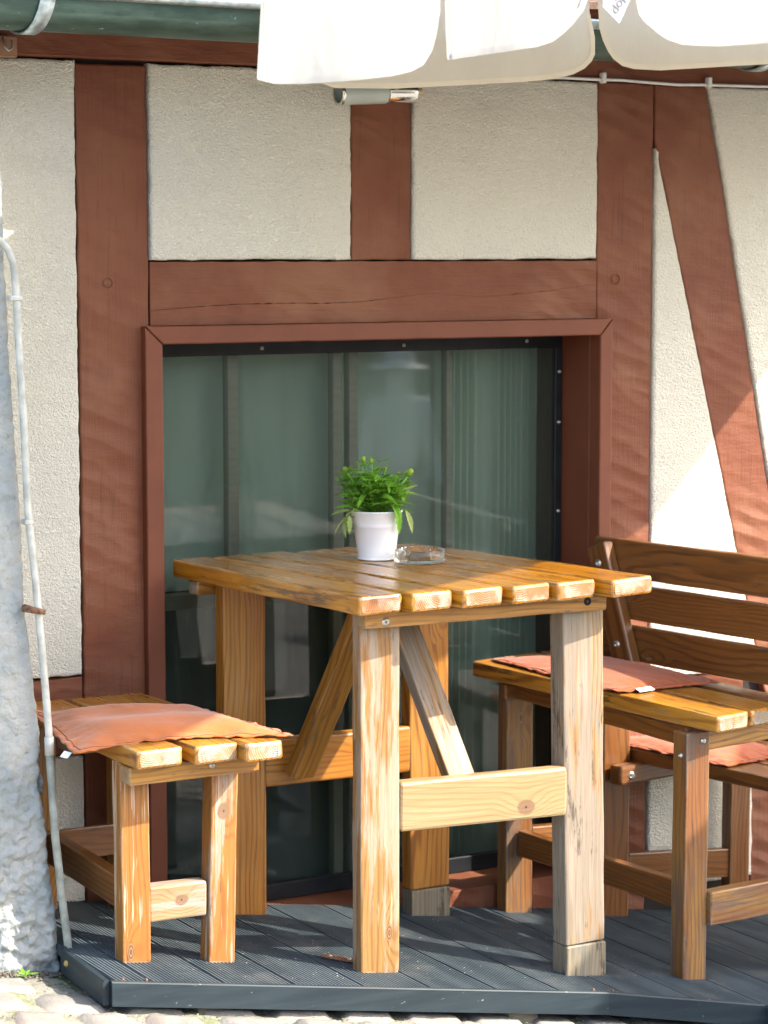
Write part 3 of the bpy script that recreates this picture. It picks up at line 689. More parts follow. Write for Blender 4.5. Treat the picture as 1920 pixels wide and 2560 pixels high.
tube('iron_hook', [(1.783, 4.598, 1.842), (1.781, 4.590, 1.834), (1.783, 4.586, 1.818), (1.790, 4.584, 1.811), (1.797, 4.585, 1.816), (1.799, 4.587, 1.827), (1.797, 4.588, 1.832)], .0024, M['steel'], house, 8)

# ------------------------------------------------------------------ battered wall on the left with conduit
butt = thing('buttress_wall', 'rough blue-white rendered buttress at the left with a jagged crack', 'wall', (1.5, 4.27, 0))
EDGE = [(1.755, -.05), (1.747, .036), (1.736, .161), (1.724, .254), (1.719, .39), (1.715, .438), (1.709, .529), (1.699, .619), (1.684, .753), (1.680, .929), (1.677, .976), (1.663, 1.194), (1.657, 1.408), (1.648, 1.62), (1.640, 2.1)]
CR = [(1.718, .497), (1.717, .466), (1.709, .453), (1.713, .426), (1.708, .408), (1.714, .381), (1.721, .353), (1.726, .316), (1.7265, .28)]
def edge_x(z):
    for (a, b), (c, d) in zip(EDGE, EDGE[1:]):
        if b <= z <= d: return a + (c - a) * (z - b) / (d - b)
    return EDGE[-1][0]
def dist_poly(x, z, P):
    best = 9; 
    for i in range(len(P) - 1):
        ax, az = P[i]; bx, bz = P[i + 1]; dx, dz = bx - ax, bz - az
        t = max(0, min(1, ((x - ax) * dx + (z - az) * dz) / (dx * dx + dz * dz)))
        d = math.hypot(x - ax - t * dx, z - az - t * dz)
        if d < best: best = d; bt = (i + t) / (len(P) - 1)
    return best, bt
def buttress():
    us = [-.75, -.55, -.42] + [-.34 + .0038 * i for i in range(90)]; nz = 520; vs = []
    us = [u for u in us if u < 0] + [0]
    for j in range(nz + 1):
        z = -.04 + 2.1 * j / nz; ex = edge_x(z) + noise.noise(Vector((1, 2, z * 60))) * .0022 + noise.noise(Vector((1, 2, z * 14))) * .003 * (1 if z < .35 else .4)
        lowamp = 1.0 if z < .28 else max(.38, 1 - (z - .28) * 3)
        for u in us:
            x = ex + u
            h = (noise.noise(Vector((x * 45, 3, z * 45))) * .0095 + noise.noise(Vector((x * 95, 7, z * 95))) * .0060 + noise.noise(Vector((x * 210, 5, z * 210))) * .0022) * lowamp + noise.noise(Vector((x * 9, 0, z * 9))) * .005
            y = 4.270 - h
            rd = -u
            if rd < .014: y += .014 - math.sqrt(max(0, .014 ** 2 - (.014 - rd) ** 2))
            if .25 < z < .53:
                d, t = dist_poly(x, z, CR); wdt = .0022 + .0018 * abs(math.sin(t * 21))
                if d < wdt + .002: y += .022 * min(1, max(0, (wdt + .002 - d) / .002))
            if z < .06 and noise.noise(Vector((x * 16, 9, 2))) > .02: y += max(0, (.06 - z)) * .5
            vs.append((x, y, z))
    nu = len(us); fs = [(j * nu + i, j * nu + i + 1, (j + 1) * nu + i + 1, (j + 1) * nu + i) for j in range(nz) for i in range(nu - 1)]
    b = len(vs)                                            # flank back to the house
    for j in range(0, nz + 1):
        v = vs[j * nu + nu - 1]; vs.append((v[0] - .004, 4.634, v[2]))
    for j in range(nz): fs.append((j * nu + nu - 1, b + j, b + j + 1, (j + 1) * nu + nu - 1))
    return mesh('render_face', vs, fs, True)
link('render_face', buttress(), butt, [M['buttress']])
con = thing('conduit_pipe', 'thin pale grey cable pipe following the leaning edge of the buttress', 'pipe', (1.74, 4.25, .07))
CP = [(1.30, 4.250, 1.436), (1.50, 4.249, 1.438), (1.61, 4.248, 1.441), (1.636, 4.247, 1.437), (1.650, 4.246, 1.422), (1.661, 4.246, 1.394), (1.6655, 4.246, 1.334), (1.668, 4.246, 1.249), (1.675, 4.245, 1.111), (1.681, 4.245, .931), (1.694, 4.245, .799), (1.7085, 4.245, .621), (1.716, 4.245, .509), (1.717, 4.245, .475)]
M['conduit'] = simple('weathered_pale_conduit', (.42, .42, .375), .5, var=.22, vs=35)
M['conduit2'] = simple('grey_green_conduit', (.25, .265, .23), .5, var=.3, vs=30)
tube('upper_pipe', CP, .0072, M['conduit'], con, 14)
tube('lower_pipe', [(1.7170, 4.2465, .480), (1.7190, 4.2465, .439), (1.7265, 4.246, .303), (1.7400, 4.245, .166), (1.7480, 4.244, .095), (1.7510, 4.243, .03)], .0078, M['conduit2'], con, 14)
tube('pipe_socket', [(1.7165, 4.2458, .500), (1.7172, 4.2458, .465)], .0092, M['conduit'], con, 14)
boxm('pipe_clip', (1.650, 4.237, 1.326), (1.675, 4.262, 1.336), M['conduit'], con); boxm('pipe_clip', (1.672, 4.237, .908), (1.690, 4.262, .918), M['conduit'], con)
nl = tube('wall_nail', [(1.676, 4.262, .748), (1.690, 4.236, .745), (1.706, 4.228, .742)], [.008, .0065, .005], M['rust'], con, 7); nl['label'] = 'rusty flat iron nail holding the pipe'
# small weed and loose earth where the wall meets the street
def leafm(L, W_, n=7, ser=0., curl=.25, name='leaf'):
    vs = []; fs = []
    for i in range(n + 1):
        t = i / n; w_ = W_ * math.sin(math.pi * min(1, t * .93 + .04)) ** .8 * (1 - .25 * t)
        if ser: w_ *= 1 - ser * (i % 2)
        z = -curl * L * t * t
        vs += [(t * L, -w_ / 2, z + w_ * .18), (t * L, 0, z), (t * L, w_ / 2, z + w_ * .18)]
    for i in range(n):
        a = 3 * i; fs += [(a, a + 3, a + 4, a + 1), (a + 1, a + 4, a + 5, a + 2)]
    return mesh(name, vs, fs)
weed = thing('small_weed', 'small green weed growing at the foot of the rendered buttress', 'weed', (1.655, 4.235, GK(1.655)))
for k in range(9):
    a = k * .75; W = Matrix.Translation((1.655 + .006 * math.cos(a), 4.232 + .006 * math.sin(a), GK(1.655) + .002)) @ Matrix.Rotation(a, 4, 'Z') @ Matrix.Rotation(-R(25 + 8 * (k % 4)), 4, 'Y')
    link('leaf', leafm(.013 + .004 * (k % 3), .008, 5), weed, [M['leaf']], mat4=W)

# ------------------------------------------------------------------ deck
deck = thing('wooden_deck', 'low deck of grey ribbed composite boards with a slate-grey edge', 'deck', (2.3, 4.3, DK(2.3)))
def yf(x):
    P = [(1.722, 3.988), (2.763, 3.890), (3.092, 3.785), (3.26, 2.9), (9, 2.9)]
    if x <= P[0][0]: return P[0][1]
    for (a, b), (c, d) in zip(P, P[1:]):
        if a <= x <= c: return b + (d - b) * (x - a) / (c - a)
for k in range(-8, 13):
    xa = 2.80 + .142 * k + .003; xb = 2.80 + .142 * (k + 1) - .003
    if xb < 1.75: continue
    xa = max(xa, 1.737); ribs = max(4, round((xb - xa) / .0082)); prof = []
    for i in range(ribs):
        q = (xb - xa) / ribs; x0 = xa + i * q
        prof += [(x0 + q * .12, -.0030), (x0 + q * .34, 0), (x0 + q * .80, 0), (x0 + q * .99, -.0030)]
    prof = [(xa, -.022), (xa, -.0030)] + prof + [(xb, -.0030), (xb, -.022)]; n = len(prof); vs = []; ysn = 6
    for s_ in range(ysn + 1):
        for x, d in prof:
            y0 = yf(x) + .006; y1 = 4.634
            vs.append((x, y0 + (y1 - y0) * s_ / ysn, DK(x) + d + noise.noise(Vector((k * 9.1, s_ * .7, 0))) * .0008))
    fs = [(s_ * n + i, s_ * n + i + 1, (s_ + 1) * n + i + 1, (s_ + 1) * n + i) for s_ in range(ysn) for i in range(n - 1)]; fs.append(tuple(range(n)))
    link('deck_board', mesh('deck_board', vs, fs), deck, [M['deck']])
def fascia(P, h=.046, t=.012, lab=None):
    vs = []; fs = []
    for i, (x, y) in enumerate(P):
        a = Vector(P[max(0, i - 1)]); b = Vector(P[min(len(P) - 1, i + 1)]); d = (b - a).normalized(); nn = Vector((d.y, -d.x))
        o_ = Vector((x, y)) + nn * t; z = DK(x) + .002
        vs += [(x, y, z), (o_.x - nn.x * .002, o_.y - nn.y * .002, z), (o_.x, o_.y, z - .002), (o_.x, o_.y, z - h), (x, y, z - h)]
    for i in range(len(P) - 1):
        for k in range(5): fs.append((i * 5 + k, (i + 1) * 5 + k, (i + 1) * 5 + (k + 1) % 5, i * 5 + (k + 1) % 5))
    fs += [(0, 1, 2, 3, 4), tuple((len(P) - 1) * 5 + k for k in (4, 3, 2, 1, 0))]
    me = mesh('edge_board', vs, fs); bm = bmesh.new(); bm.from_mesh(me); bmesh.ops.recalc_face_normals(bm, faces=bm.faces); bm.to_mesh(me); bm.free()
    return link('edge_board', me, deck, [M['fascia']])
fascia([(1.763, 4.262), (1.7455, 4.245), (1.7400, 4.228), (1.7355, 4.19), (1.7235, 3.9895)])
fascia([(1.7245, 3.9880), (2.7620, 3.8902)]); fascia([(2.7645, 3.8899), (3.091, 3.7855), (3.26, 2.91), (5.3, 2.9)])
for p in ((1.7215, 4.19, DK(1.73) - .018), ): 
    bl_ = bolt(deck, p, (-1, -.1, 0), .006, simple('brass_plug', (.45, .32, .08), .5), 'screw')
for x, y in ((1.755, 4.0), (2.742, 3.906), (1.80, 3.995), (2.785, 3.900)): bolt(deck, (x, y, DK(x) + .0010), (0, 0, 1), .0028, M['rust'], 'screw')
boxm('joist', (1.80, 4.05, GK(2.6) - .05), (4.5, 4.10, DK(4.5) - .03), M['dark'], deck, r=0)
for x in (1.90, 2.55, 3.0): boxm('support_block', (x, yf(x) + .012, GK(x) - .03), (x + .07, yf(x) + .10, DK(x + .07) - .024), M['block'], deck)
crumbs('grit', 260, lambda r_: (lambda x, y: (x, y, DK(x) + .0006))(r_.uniform(1.8, 3.1), r_.uniform(4.0, 4.5)), .0005, .0016, M['grit'], deck, 8)
plate = thing('rusty_bracket', 'rusty flat metal bracket screwed on the deck beside the table leg', 'bracket', (2.20, 4.12, DK(2.2)))
pl_ = board('plate', (2.262, 4.166, DK(2.262) + .004), (2.335, 4.100, DK(2.335) + .004), (0, 1, 0), .026, .004, M['rust'], plate, r=.001)
bolt(plate, (2.274, 4.156, DK(2.274) + .006), (0, 0, 1), .005, M['steel'], 'screw'); bolt(plate, (2.303, 4.129, DK(2.303) + .006), (0, 0, 1), .005, M['steel'], 'screw')

# ------------------------------------------------------------------ table
TZ = .765
TA, TB, TC, TD = Vector((2.237, 3.970)), Vector((2.910, 3.936)), Vector((2.764, 4.660)), Vector((2.168, 4.662))
def T2(u, v): return TA.lerp(TB, u).lerp(TD.lerp(TC, u), v)
table = thing('wooden_table', 'orange varnished pine table with six-plank top, holding the white pot', 'table', (2.5, 4.3, DK(2.5)))
gaps = [(0, .151), (.162, .312), (.325, .477), (.490, .638), (.648, .802), (.822, 1.0)]
for i, (a, b) in enumerate(gaps):
    c = (a + b) / 2; e0 = (-.004, .0, .003, .002, -.003, .004)[i]; e1 = (.0, .004, .010, -.003, .006, -.004)[i]
    p0 = T2(c, 0); p1 = T2(c, 1); d = (p1 - p0).normalized()
    side = T2(b, 0) - T2(a, 0); nrm = Vector((d.y, -d.x, 0)); w0 = abs(side.dot(Vector((d.y, -d.x)))); w1 = abs((T2(b, 1) - T2(a, 1)).dot(Vector((d.y, -d.x))))
    p0 = p0 - d * e0; p1 = p1 + d * e1
    board('tabletop_plank', (p0.x, p0.y, TZ - .0185), (p1.x, p1.y, TZ - .0185), nrm, w0, .037, M['top'], table, M['top_end'], w1=w1, r=.0055, wob=.0016)
TT = TZ - .038
X_ = (1, 0, 0)
def upright(name, x0, x1, yfr, d, zt, m, parent, tb=None, mend=None, zb=None, **k):
    """vertical leg standing on the sloping deck; tb: top x offsets"""
    xm = (x0 + x1) / 2; zb = DK(xm) - .0015 if zb is None else zb
    tb = tb or 0
    return board(name, (xm + tb, yfr + d / 2, zt), (xm, yfr + d / 2, zb), X_, x1 - x0, d, m, parent, mend or m, cut1=k.pop('cut1', .15), **k)
upright('leg', 2.284, 2.372, 4.046, .036, TT - .0005, M['leg'], table, r=.004)
upright('leg', 2.752, 2.851, 4.020, .050, TT - .0005, M['leg_grey'], table, tb=-.014, zb=-.0035, cut1=0, w1=.097, r=.004)
upright('leg_block', 2.754, 2.853, 4.019, .052, -.0048, M['block'], table, r=.003)
upright('leg', 2.226, 2.326, 4.530, .040, TT - .0005, M['leg_shaded'], table, r=.004)
upright('leg', 2.690, 2.792, 4.540, .040, TT - .0005, M['leg_shaded'], table, tb=-.006, zb=.001, cut1=0, r=.004)
upright('leg_block', 2.692, 2.793, 4.539, .042, -.0004, M['block'], table, r=.003)
board('crossbar', (2.272, 4.0240, TT - .0165), (2.826, 4.004, TT - .0165), (0, 0, 1), .032, .030, M['bar'], table, M['slat_end'], r=.0035)
board('crossbar', (2.190, 4.602, TT - .0165), (2.760, 4.602, TT - .0165), (0, 0, 1), .032, .040, M['bar'], table, M['slat_end'], r=.0035)
board('stretcher', (2.3735, 4.0620, .3265), (2.7500, 4.0290, .3235), (0, 0, 1), .100, .034, M['rail'], table, r=.006)
board('stretcher', (2.3275, 4.5560, .327), (2.6895, 4.5560, .322), (0, 0, 1), .102, .034, M['leg_shaded'], table, r=.005)
board('brace', (2.490, 4.285, TT - .012), (2.560, 4.100, .315), (1, .05, 0), .062, .030, M['leg_grey'], table, r=.003)
board('brace', (2.455, 4.300, TT - .012), (2.400, 4.520, .300), (1, .05, 0), .062, .030, M['bar'], table, r=.003)
bolt(table, (2.318, 4.0075, TT - .021), (-.03, -1, 0), .0085); bolt(table, (2.778, 3.9905, TT - .012), (-.03, -1, 0), .0085, M['black'])
for x, z in ((2.395, .312), (2.425, .318)): bolt(table, (x, 4.518, z), (-.1, -1, 0), .0045, M['steel'], 'screw')

# ------------------------------------------------------------------ left bench
lb = thing('wooden_bench', 'small worn golden pine bench with three slats at the left, carrying a salmon cushion', 'bench', (1.95, 4.3, DK(1.95)))
LS = [((1.852, 4.036), (1.845, 4.600), .092), ((1.962, 4.022), (1.950, 4.596), .090), ((2.049, 3.997), (2.026, 4.590), .080)]
for i, ((xa, ya), (xb, yb), w_) in enumerate(LS):
    board('seat_slat', (xa, ya, .482), (xb, yb, .482), (1, .03, 0), w_, .036, M['slat'], lb, M['slat_end'], r=.0055, wob=.0016)
LT = .4630
upright('leg', 1.811, 1.870, 4.126, .040, LT - .0005, M['leg_bench'], lb, tb=-.001, r=.003)
upright('leg', 1.992, 2.048, 4.126, .042, LT - .0005, M['leg_knot'], lb, tb=.010, r=.003)
upright('leg', 1.800, 1.858, 4.560, .040, LT - .0005, M['bar'], lb, r=.003)
upright('leg', 1.985, 2.043, 4.560, .040, LT - .0005, M['bar'], lb, r=.003)
board('crossbar', (1.806, 4.098, LT - .0185), (2.072, 4.088, LT - .0165), (0, 0, 1), .034, .050, M['bar'], lb, M['slat_end'], r=.003)
board('crossbar', (1.815, 4.41, LT - .016), (2.05, 4.41, LT - .016), (0, 0, 1), .031, .085, M['bar'], lb, M['slat_end'], r=.003)
board('apron', (1.872, 4.150, LT - .027), (1.999, 4.148, LT - .027), (0, 0, 1), .050, .018, M['bar'], lb, r=.002)
board('stretcher', (1.8715, 4.152, .1780), (1.9905, 4.146, .1770), (0, 0, 1), .068, .036, M['rail_small'], lb, M['slat_end'], r=.004)
board('side_rail', (1.842, 4.169, .195), (1.842, 4.540, .205), (0, 0, 1), .062, .028, M['brown'], lb, r=.003)
board('stretcher', (1.760, 4.552, .205), (2.043, 4.552, .205), (0, 0, 1), .066, .014, M['brown_leg'], lb, r=.003)
bolt(lb, (1.972, 4.0655, LT - .012), (0, -1, 0), .0062)

# ------------------------------------------------------------------ right bench with backrest (runs away from the camera, stands level)
rb = thing('wooden_bench', 'dark brown slatted bench with backrest right of the table, terracotta cushion on its seat', 'bench', (3.1, 4.2, DK(3.1)))
U = Vector((-.123, .71, 0)).normalized(); V = Vector((U.y, -U.x, 0)); O = Vector((3.057, 3.946, 0))
def RP(u, v, z): p = O + U * u + V * v; return (p.x, p.y, z)
for i, (v0, v1) in enumerate(((0, .094), (.106, .200), (.212, .282))):
    vm = (v0 + v1) / 2
    board('seat_slat', RP(-.024 + .002 * i, vm, .4440), RP(.738, vm, .462), V, v1 - v0, .036, M['slat'] if i < 2 else M['brown'], rb, M['slat_end'], r=.0055)
SB = .421
upright('leg', 3.028, 3.088, 3.985, .048, SB - .0015, M['brown_leg'], rb, zb=DK(3.05) - .006, r=.003)
upright('leg', 2.972, 3.044, 4.585, .040, SB + .019, M['brown_leg'], rb, zb=DK(3.0) - .006, r=.003)
board('crossbar', (3.0895, 4.010, SB - .022), (3.42, 4.060, SB - .022), (0, 0, 1), .046, .030, M['bar'], rb, r=.003)
board('crossbar', (2.955, 4.575, SB - .002), (3.22, 4.600, SB - .002), (0, 0, 1), .036, .016, M['brown'], rb, r=.003)
board('apron', (3.058, 4.014, SB - .017), (3.005, 4.580, SB - .002), (0, 0, 1), .040, .022, M['brown'], rb, r=.003)
board('stretcher', (3.087, 3.990, .040), (3.40, 4.035, .030), (0, 0, 1), .072, .034, M['brown_leg'], rb, r=.003)
board('stretcher', (3.043, 4.600, .060), (3.21, 4.615, .050), (0, 0, 1), .066, .024, M['brown'], rb, r=.003)
board('side_rail', (3.066, 4.014, .060), (3.012, 4.582, .062), (0, 0, 1), .060, .024, M['brown'], rb, r=.003)
upright('leg', 3.345, 3.405, 4.010, .048, SB - .0015, M['brown_leg'], rb, zb=DK(3.38) - .006, r=.003)
# backrest
def BK(u, z):                                                     # leaning plane behind the seat
    k = .286 + .016 * (z - .47) / .29; p = O + U * u + V * k; return Vector((p.x, p.y, z))
up_ = (BK(0, .75) - BK(0, .47)).normalized()
for i, (z0, z1) in enumerate(((.668, .757), (.574, .656), (.480, .562))):
    zm = (z0 + z1) / 2; a = BK(-.25, zm); b = BK(.640 - (0 if i == 0 else .03), zm)
    b.y = min(b.y, 4.622)
    board('back_slat', a, b, up_, z1 - z0, .024, M['brown'], rb, M['slat_end'], r=.005)
upright('back_post', 3.252, 3.308, 4.586, .028, .745, M['brown'], rb, zb=DK(3.24) - .006, r=.004)
board('back_brace', BK(.60, .742) - V * .029, BK(.49, .470) - V * .029, U, .062, .030, M['brown'], rb, r=.005)
for z in (.70, .52):
    p = BK(.545 + (z - .6) * .40, z) - V * .0455; bolt(rb, p, -V, .009)
for x, y, z in ((3.070, 3.9835, .400), (3.000, 4.5835, .420)): bolt(rb, (x, y, z), (0, -1, 0), .006)
bolt(rb, (3.0265, 4.005, .37), (-1, 0, 0), .006)

# second bench standing back to back behind it, seen through its legs
sb = thing('wooden_bench', 'dark low bench standing behind the backrest bench, seen between its legs', 'bench', (3.5, 4.3, DK(3.5)))
for i in range(3): board('seat_slat', RP(.06, .40 + .105 * i, .240), RP(.66, .40 + .105 * i, .240), V, .095, .034, M['brown'], sb, r=.005)
board('crossbar', (3.235, 4.53, .205), (3.62, 4.585, .205), (0, 0, 1), .045, .040, M['brown'], sb, r=.006)
upright('leg', 3.226, 3.300, 4.56, .035, .400, M['brown'], sb, zb=DK(3.26) - .006, r=.003)
upright('leg', 3.60, 3.66, 4.56, .035, .222, M['brown'], sb, r=.003); upright('leg', 3.42, 3.48, 4.03, .035, .222, M['brown'], sb, r=.003); upright('leg', 3.68, 3.74, 4.05, .035, .222, M['brown'], sb, r=.003)
board('stretcher', (3.30, 4.575, -.03), (3.62, 4.578, -.06), (0, 0, 1), .07, .025, M['brown'], sb, r=.003)
bolt(sb, (3.270, 4.514, .204), (-.2, -1, 0), .010)

# ------------------------------------------------------------------ cushions
M['seam'] = simple('dark_seam_thread', (.22, .06, .025), .9)
def cushion(label, c4, m, th=.020, sd=1, group=None, lab=None, sag=.0, bow=Vector((0, 0, 0))):
    """c4: front-left, front-right, back-right, back-left corners"""
    c4 = [Vector(c) for c in c4]; n = 56; ctr = sum(c4, Vector()) / 4
    root = None
    def pt(s, t): return c4[0].lerp(c4[1], s).lerp(c4[3].lerp(c4[2], s), t)
    N = (c4[1] - c4[0]).cross(c4[3] - c4[0]).normalized(); vs = []
    for side in (1, -1):
        for j in range(n + 1):
            for i in range(n + 1):
                s, t = i / n, j / n; e = min(s, 1 - s, t, 1 - t) * 2
                fl = .06; q = max(0, min(1, (e - fl) / .5)); prof = (1 - (1 - q) ** 2.4)
                pil = (1 - abs(2 * s - 1) ** 6) * (1 - abs(2 * t - 1) ** 6)
                p = pt(s, t); wv = noise.noise(Vector((s * 4.3, t * 4.3, sd)))
                h = (.0016 + th * prof * (.80 + .3 * wv) * pil) if side > 0 else -(.0012 + th * .25 * prof)
                p = p + N * h
                pk = (1 - min(1, e / .35))                        # puckered rim
                ed = noise.noise(Vector((s * 13 + sd, t * 13, 3))) * .006 + noise.noise(Vector((s * 34 + sd, t * 34, 3))) * .0028
                p = p + N * ed * pk + N * (noise.noise(Vector((s * 2.1, t * 2.1, sd + 7))) * .0045)
                if e < fl + .02 and side > 0: p = p - N * .0006
                p = p + (p - ctr).normalized() * pk * (noise.noise(Vector((s * 17, t * 17, sd + 3))) * .004)
                rx = max(0, .05 - min(s, 1 - s)) * max(0, .05 - min(t, 1 - t)) * 3
                p = p + (ctr - p).normalized() * rx
                p = p + bow * ((1 - t) ** 3 * 4 * s * (1 - s))
                p.z -= sag * max(0, (.30 - t) / .30) ** 2 * (1 if side else 1)
                vs.append(p)
    m_ = (n + 1) ** 2; fs = []
    for j in range(n):
        for i in range(n):
            a = j * (n + 1) + i; fs.append((a, a + 1, a + n + 2, a + n + 1)); fs.append((m_ + a, m_ + a + n + 1, m_ + a + n + 2, m_ + a + 1))
    for i in range(n):
        for a, b in ((i, i + 1), (n * (n + 1) + i + 1, n * (n + 1) + i), ((i + 1) * (n + 1), i * (n + 1)), (i * (n + 1) + n, (i + 1) * (n + 1) + n)):
            fs.append((b, a, a + m_, b + m_))
    o = link('seat_cushion', mesh('seat_cushion', vs, fs, True), None, [m]); tag(o, label, 'cushion', group)
    q = 2; ring = [(i, q) for i in range(q, n - q)] + [(n - q, j) for j in range(q, n - q)] + [(i, n - q) for i in range(n - q, q, -1)] + [(q, j) for j in range(n - q, q, -1)]
    pts = [vs[j * (n + 1) + i] + N * .0004 for i, j in ring]; pts.append(pts[0])
    tube('stitched_seam', pts, .0008, M['seam'], None, 5, False).parent = o
    return o
cu1 = cushion('salmon seat cushion with puckered edge lying on the small left bench', [(1.712, 4.110, .493), (2.118, 4.000, .504), (2.085, 4.335, .5035), (1.775, 4.490, .5035)], M['cushion'], .030, 1, bow=Vector((0, .035, .006)))
cu2 = cushion('terracotta seat cushion on the front of the brown backrest bench seat', [RP(.712, .030, .4835), RP(.262, -.008, .4750), RP(.200, .262, .4745), RP(.650, .262, .4825)], M['cushion2'], .018, 6)
cu3 = cushion('terracotta seat cushion lower down behind the backrest bench legs', [RP(.655, .350, .262), RP(.265, .350, .262), RP(.27, .60, .260), RP(.64, .60, .260)], M['cushion2'], .018, 11)
def sewn(par, p, d, sz=(.020, .010)):
    d = Vector(d).normalized(); u = d.cross(Vector((0, 0, 1))).normalized()
    p = Vector(p); a = sz[0] / 2; vs = [p - u * a, p + u * a, p + u * a + d * sz[1] - Vector((0, 0, .004)), p - u * a + d * sz[1] - Vector((0, 0, .004))]
    o = link('sewn_tag', mesh('sewn_tag', vs, [(0, 1, 2, 3)]), None, [M['label']]); o.parent = par
    md = o.modifiers.new('t', 'SOLIDIFY'); md.thickness = .0012
sewn(cu1, (1.7150, 4.1500, .4890), (-.95, -.25, -.5), (.022, .012)); 
sewn(cu2, RP(.250, .060, .4790), (.15, -1, -.1), (.045, .014))

# ------------------------------------------------------------------ pot with plant
PX, PY = 2.548, 4.445
pp = thing('potted_marigold', 'white metal bucket pot with a bushy green budding marigold on the table', 'potted plant', (PX, PY, TZ))
W0 = Matrix.Translation((PX, PY, TZ + .001))
lathe('pot', [(0, .0), (.0385, .0), (.0405, .0008), (.0410, .003), (.0398, .0046), (.0395, .006), (.0486, .071), (.0496, .0722), (.0494, .0742), (.0502, .0756), (.0500, .0776), (.0506, .0790), (.0540, .1010), (.0556, .1022), (.0560, .1038), (.0552, .1052), (.0538, .1048), (.0528, .1010), (.0500, .0850)], M['pot'], pp, W0, 64)
lathe('soil', [(0, .0925), (.03, .094), (.0515, .091)], M['soil'], pp, W0, 24)
rp = random.Random(11)
def place_leaf(name, base, az, el, L, W_, m, roll=0, curl=.35, ser=.35):
    Wm = Matrix.Translation(base) @ Matrix.Rotation(az, 4, 'Z') @ Matrix.Rotation(-el, 4, 'Y') @ Matrix.Rotation(roll, 4, 'X')
    o = link(name, leafm(L, W_, 10, ser, curl), pp, [m], mat4=Wm); return o
base = Vector((PX, PY, TZ + .094)); fol_v, fol_f = [], []
def add_leafl(p, d, L, W_):
    d = d.normalized(); u = d.cross(Vector((0, 0, 1)));
    if u.length < .1: u = Vector((1, 0, 0))
    u.normalize(); n_ = u.cross(d); b = len(fol_v)
    for t, ww in ((0, .15), (.3, .9), (.45, .65), (.62, .8), (.8, .4), (1, .02)):
        q = p + d * L * t - Vector((0, 0, 1)) * L * .28 * t * t
        fol_v.extend([q - u * W_ * ww / 2 + n_ * W_ * .12, q, q + u * W_ * ww / 2 + n_ * W_ * .12])
    for i in range(5):
        a = b + 3 * i; fol_f.extend([(a, a + 3, a + 4, a + 1), (a + 1, a + 4, a + 5, a + 2)])
tips = []
for k in range(26):
    az = k * 2.399; sp = (k / 26) ** .6
    L = rp.uniform(.075, .120) * (1 - .15 * sp); lean = sp * .80 + rp.uniform(-.08, .08)
    d = Vector((math.cos(az) * math.sin(lean), math.sin(az) * math.sin(lean), math.cos(lean)))
    p0 = base + Vector((math.cos(az), math.sin(az), 0)) * .018 * sp
    pts = [p0 + d * L * t + Vector((0, 0, .012 * t * (1 - t))) for t in (0, .35, .7, 1)]
    tube('stem', pts, [.0016, .0014, .0011, .0008], M['leaf'], pp, 6); tips.append((pts[-1], d))
    for s_ in range(5):
        t = .25 + .75 * s_ / 4; q = p0 + d * L * t
        for hh in (0, 1):
            a2 = az + s_ * 1.9 + hh * 3.14; dd = Vector((math.cos(a2), math.sin(a2), .45)).normalized(); RL = rp.uniform(.022, .036) * (1.1 - .35 * t)
            for g_ in range(4):                                    # pinnate leaflets along a rachis
                qq = q + dd * RL * (g_ + 1) / 4
                for sg in (-1, 1):
                    sd_ = dd.cross(Vector((0, 0, 1))).normalized() * sg + dd * .7
                    add_leafl(qq, sd_, RL * .55 * (1 - .1 * g_), .0078)
            add_leafl(q, dd, RL * 1.30, .0105)
fo = link('foliage', mesh('foliage', fol_v, fol_f), pp, [M['leaf']]); fo['kind'] = 'stuff'
for k in range(58):
    a_ = k * 2.399 + .4; e_ = rp.uniform(-.35, .75); L_ = rp.uniform(.034, .052); rr0 = rp.uniform(.022, .046)
    place_leaf('leaf', base + Vector((math.cos(a_) * rr0, math.sin(a_) * rr0, rp.uniform(.008, .088))), a_ + rp.uniform(-.5, .5), e_, L_, L_ * rp.uniform(.34, .46), M['leaf'], rp.uniform(-.6, .6), rp.uniform(.2, .6))
VR = Vector((.866, -.5, 0)); VF = Vector((.5, .866, 0))           # to the right / away as seen from the terrace
def local(r_, f_, z_): return Vector((PX, PY, TZ)) + VR * r_ + VF * f_ + Vector((0, 0, z_))
azR = math.atan2(VR.y, VR.x)
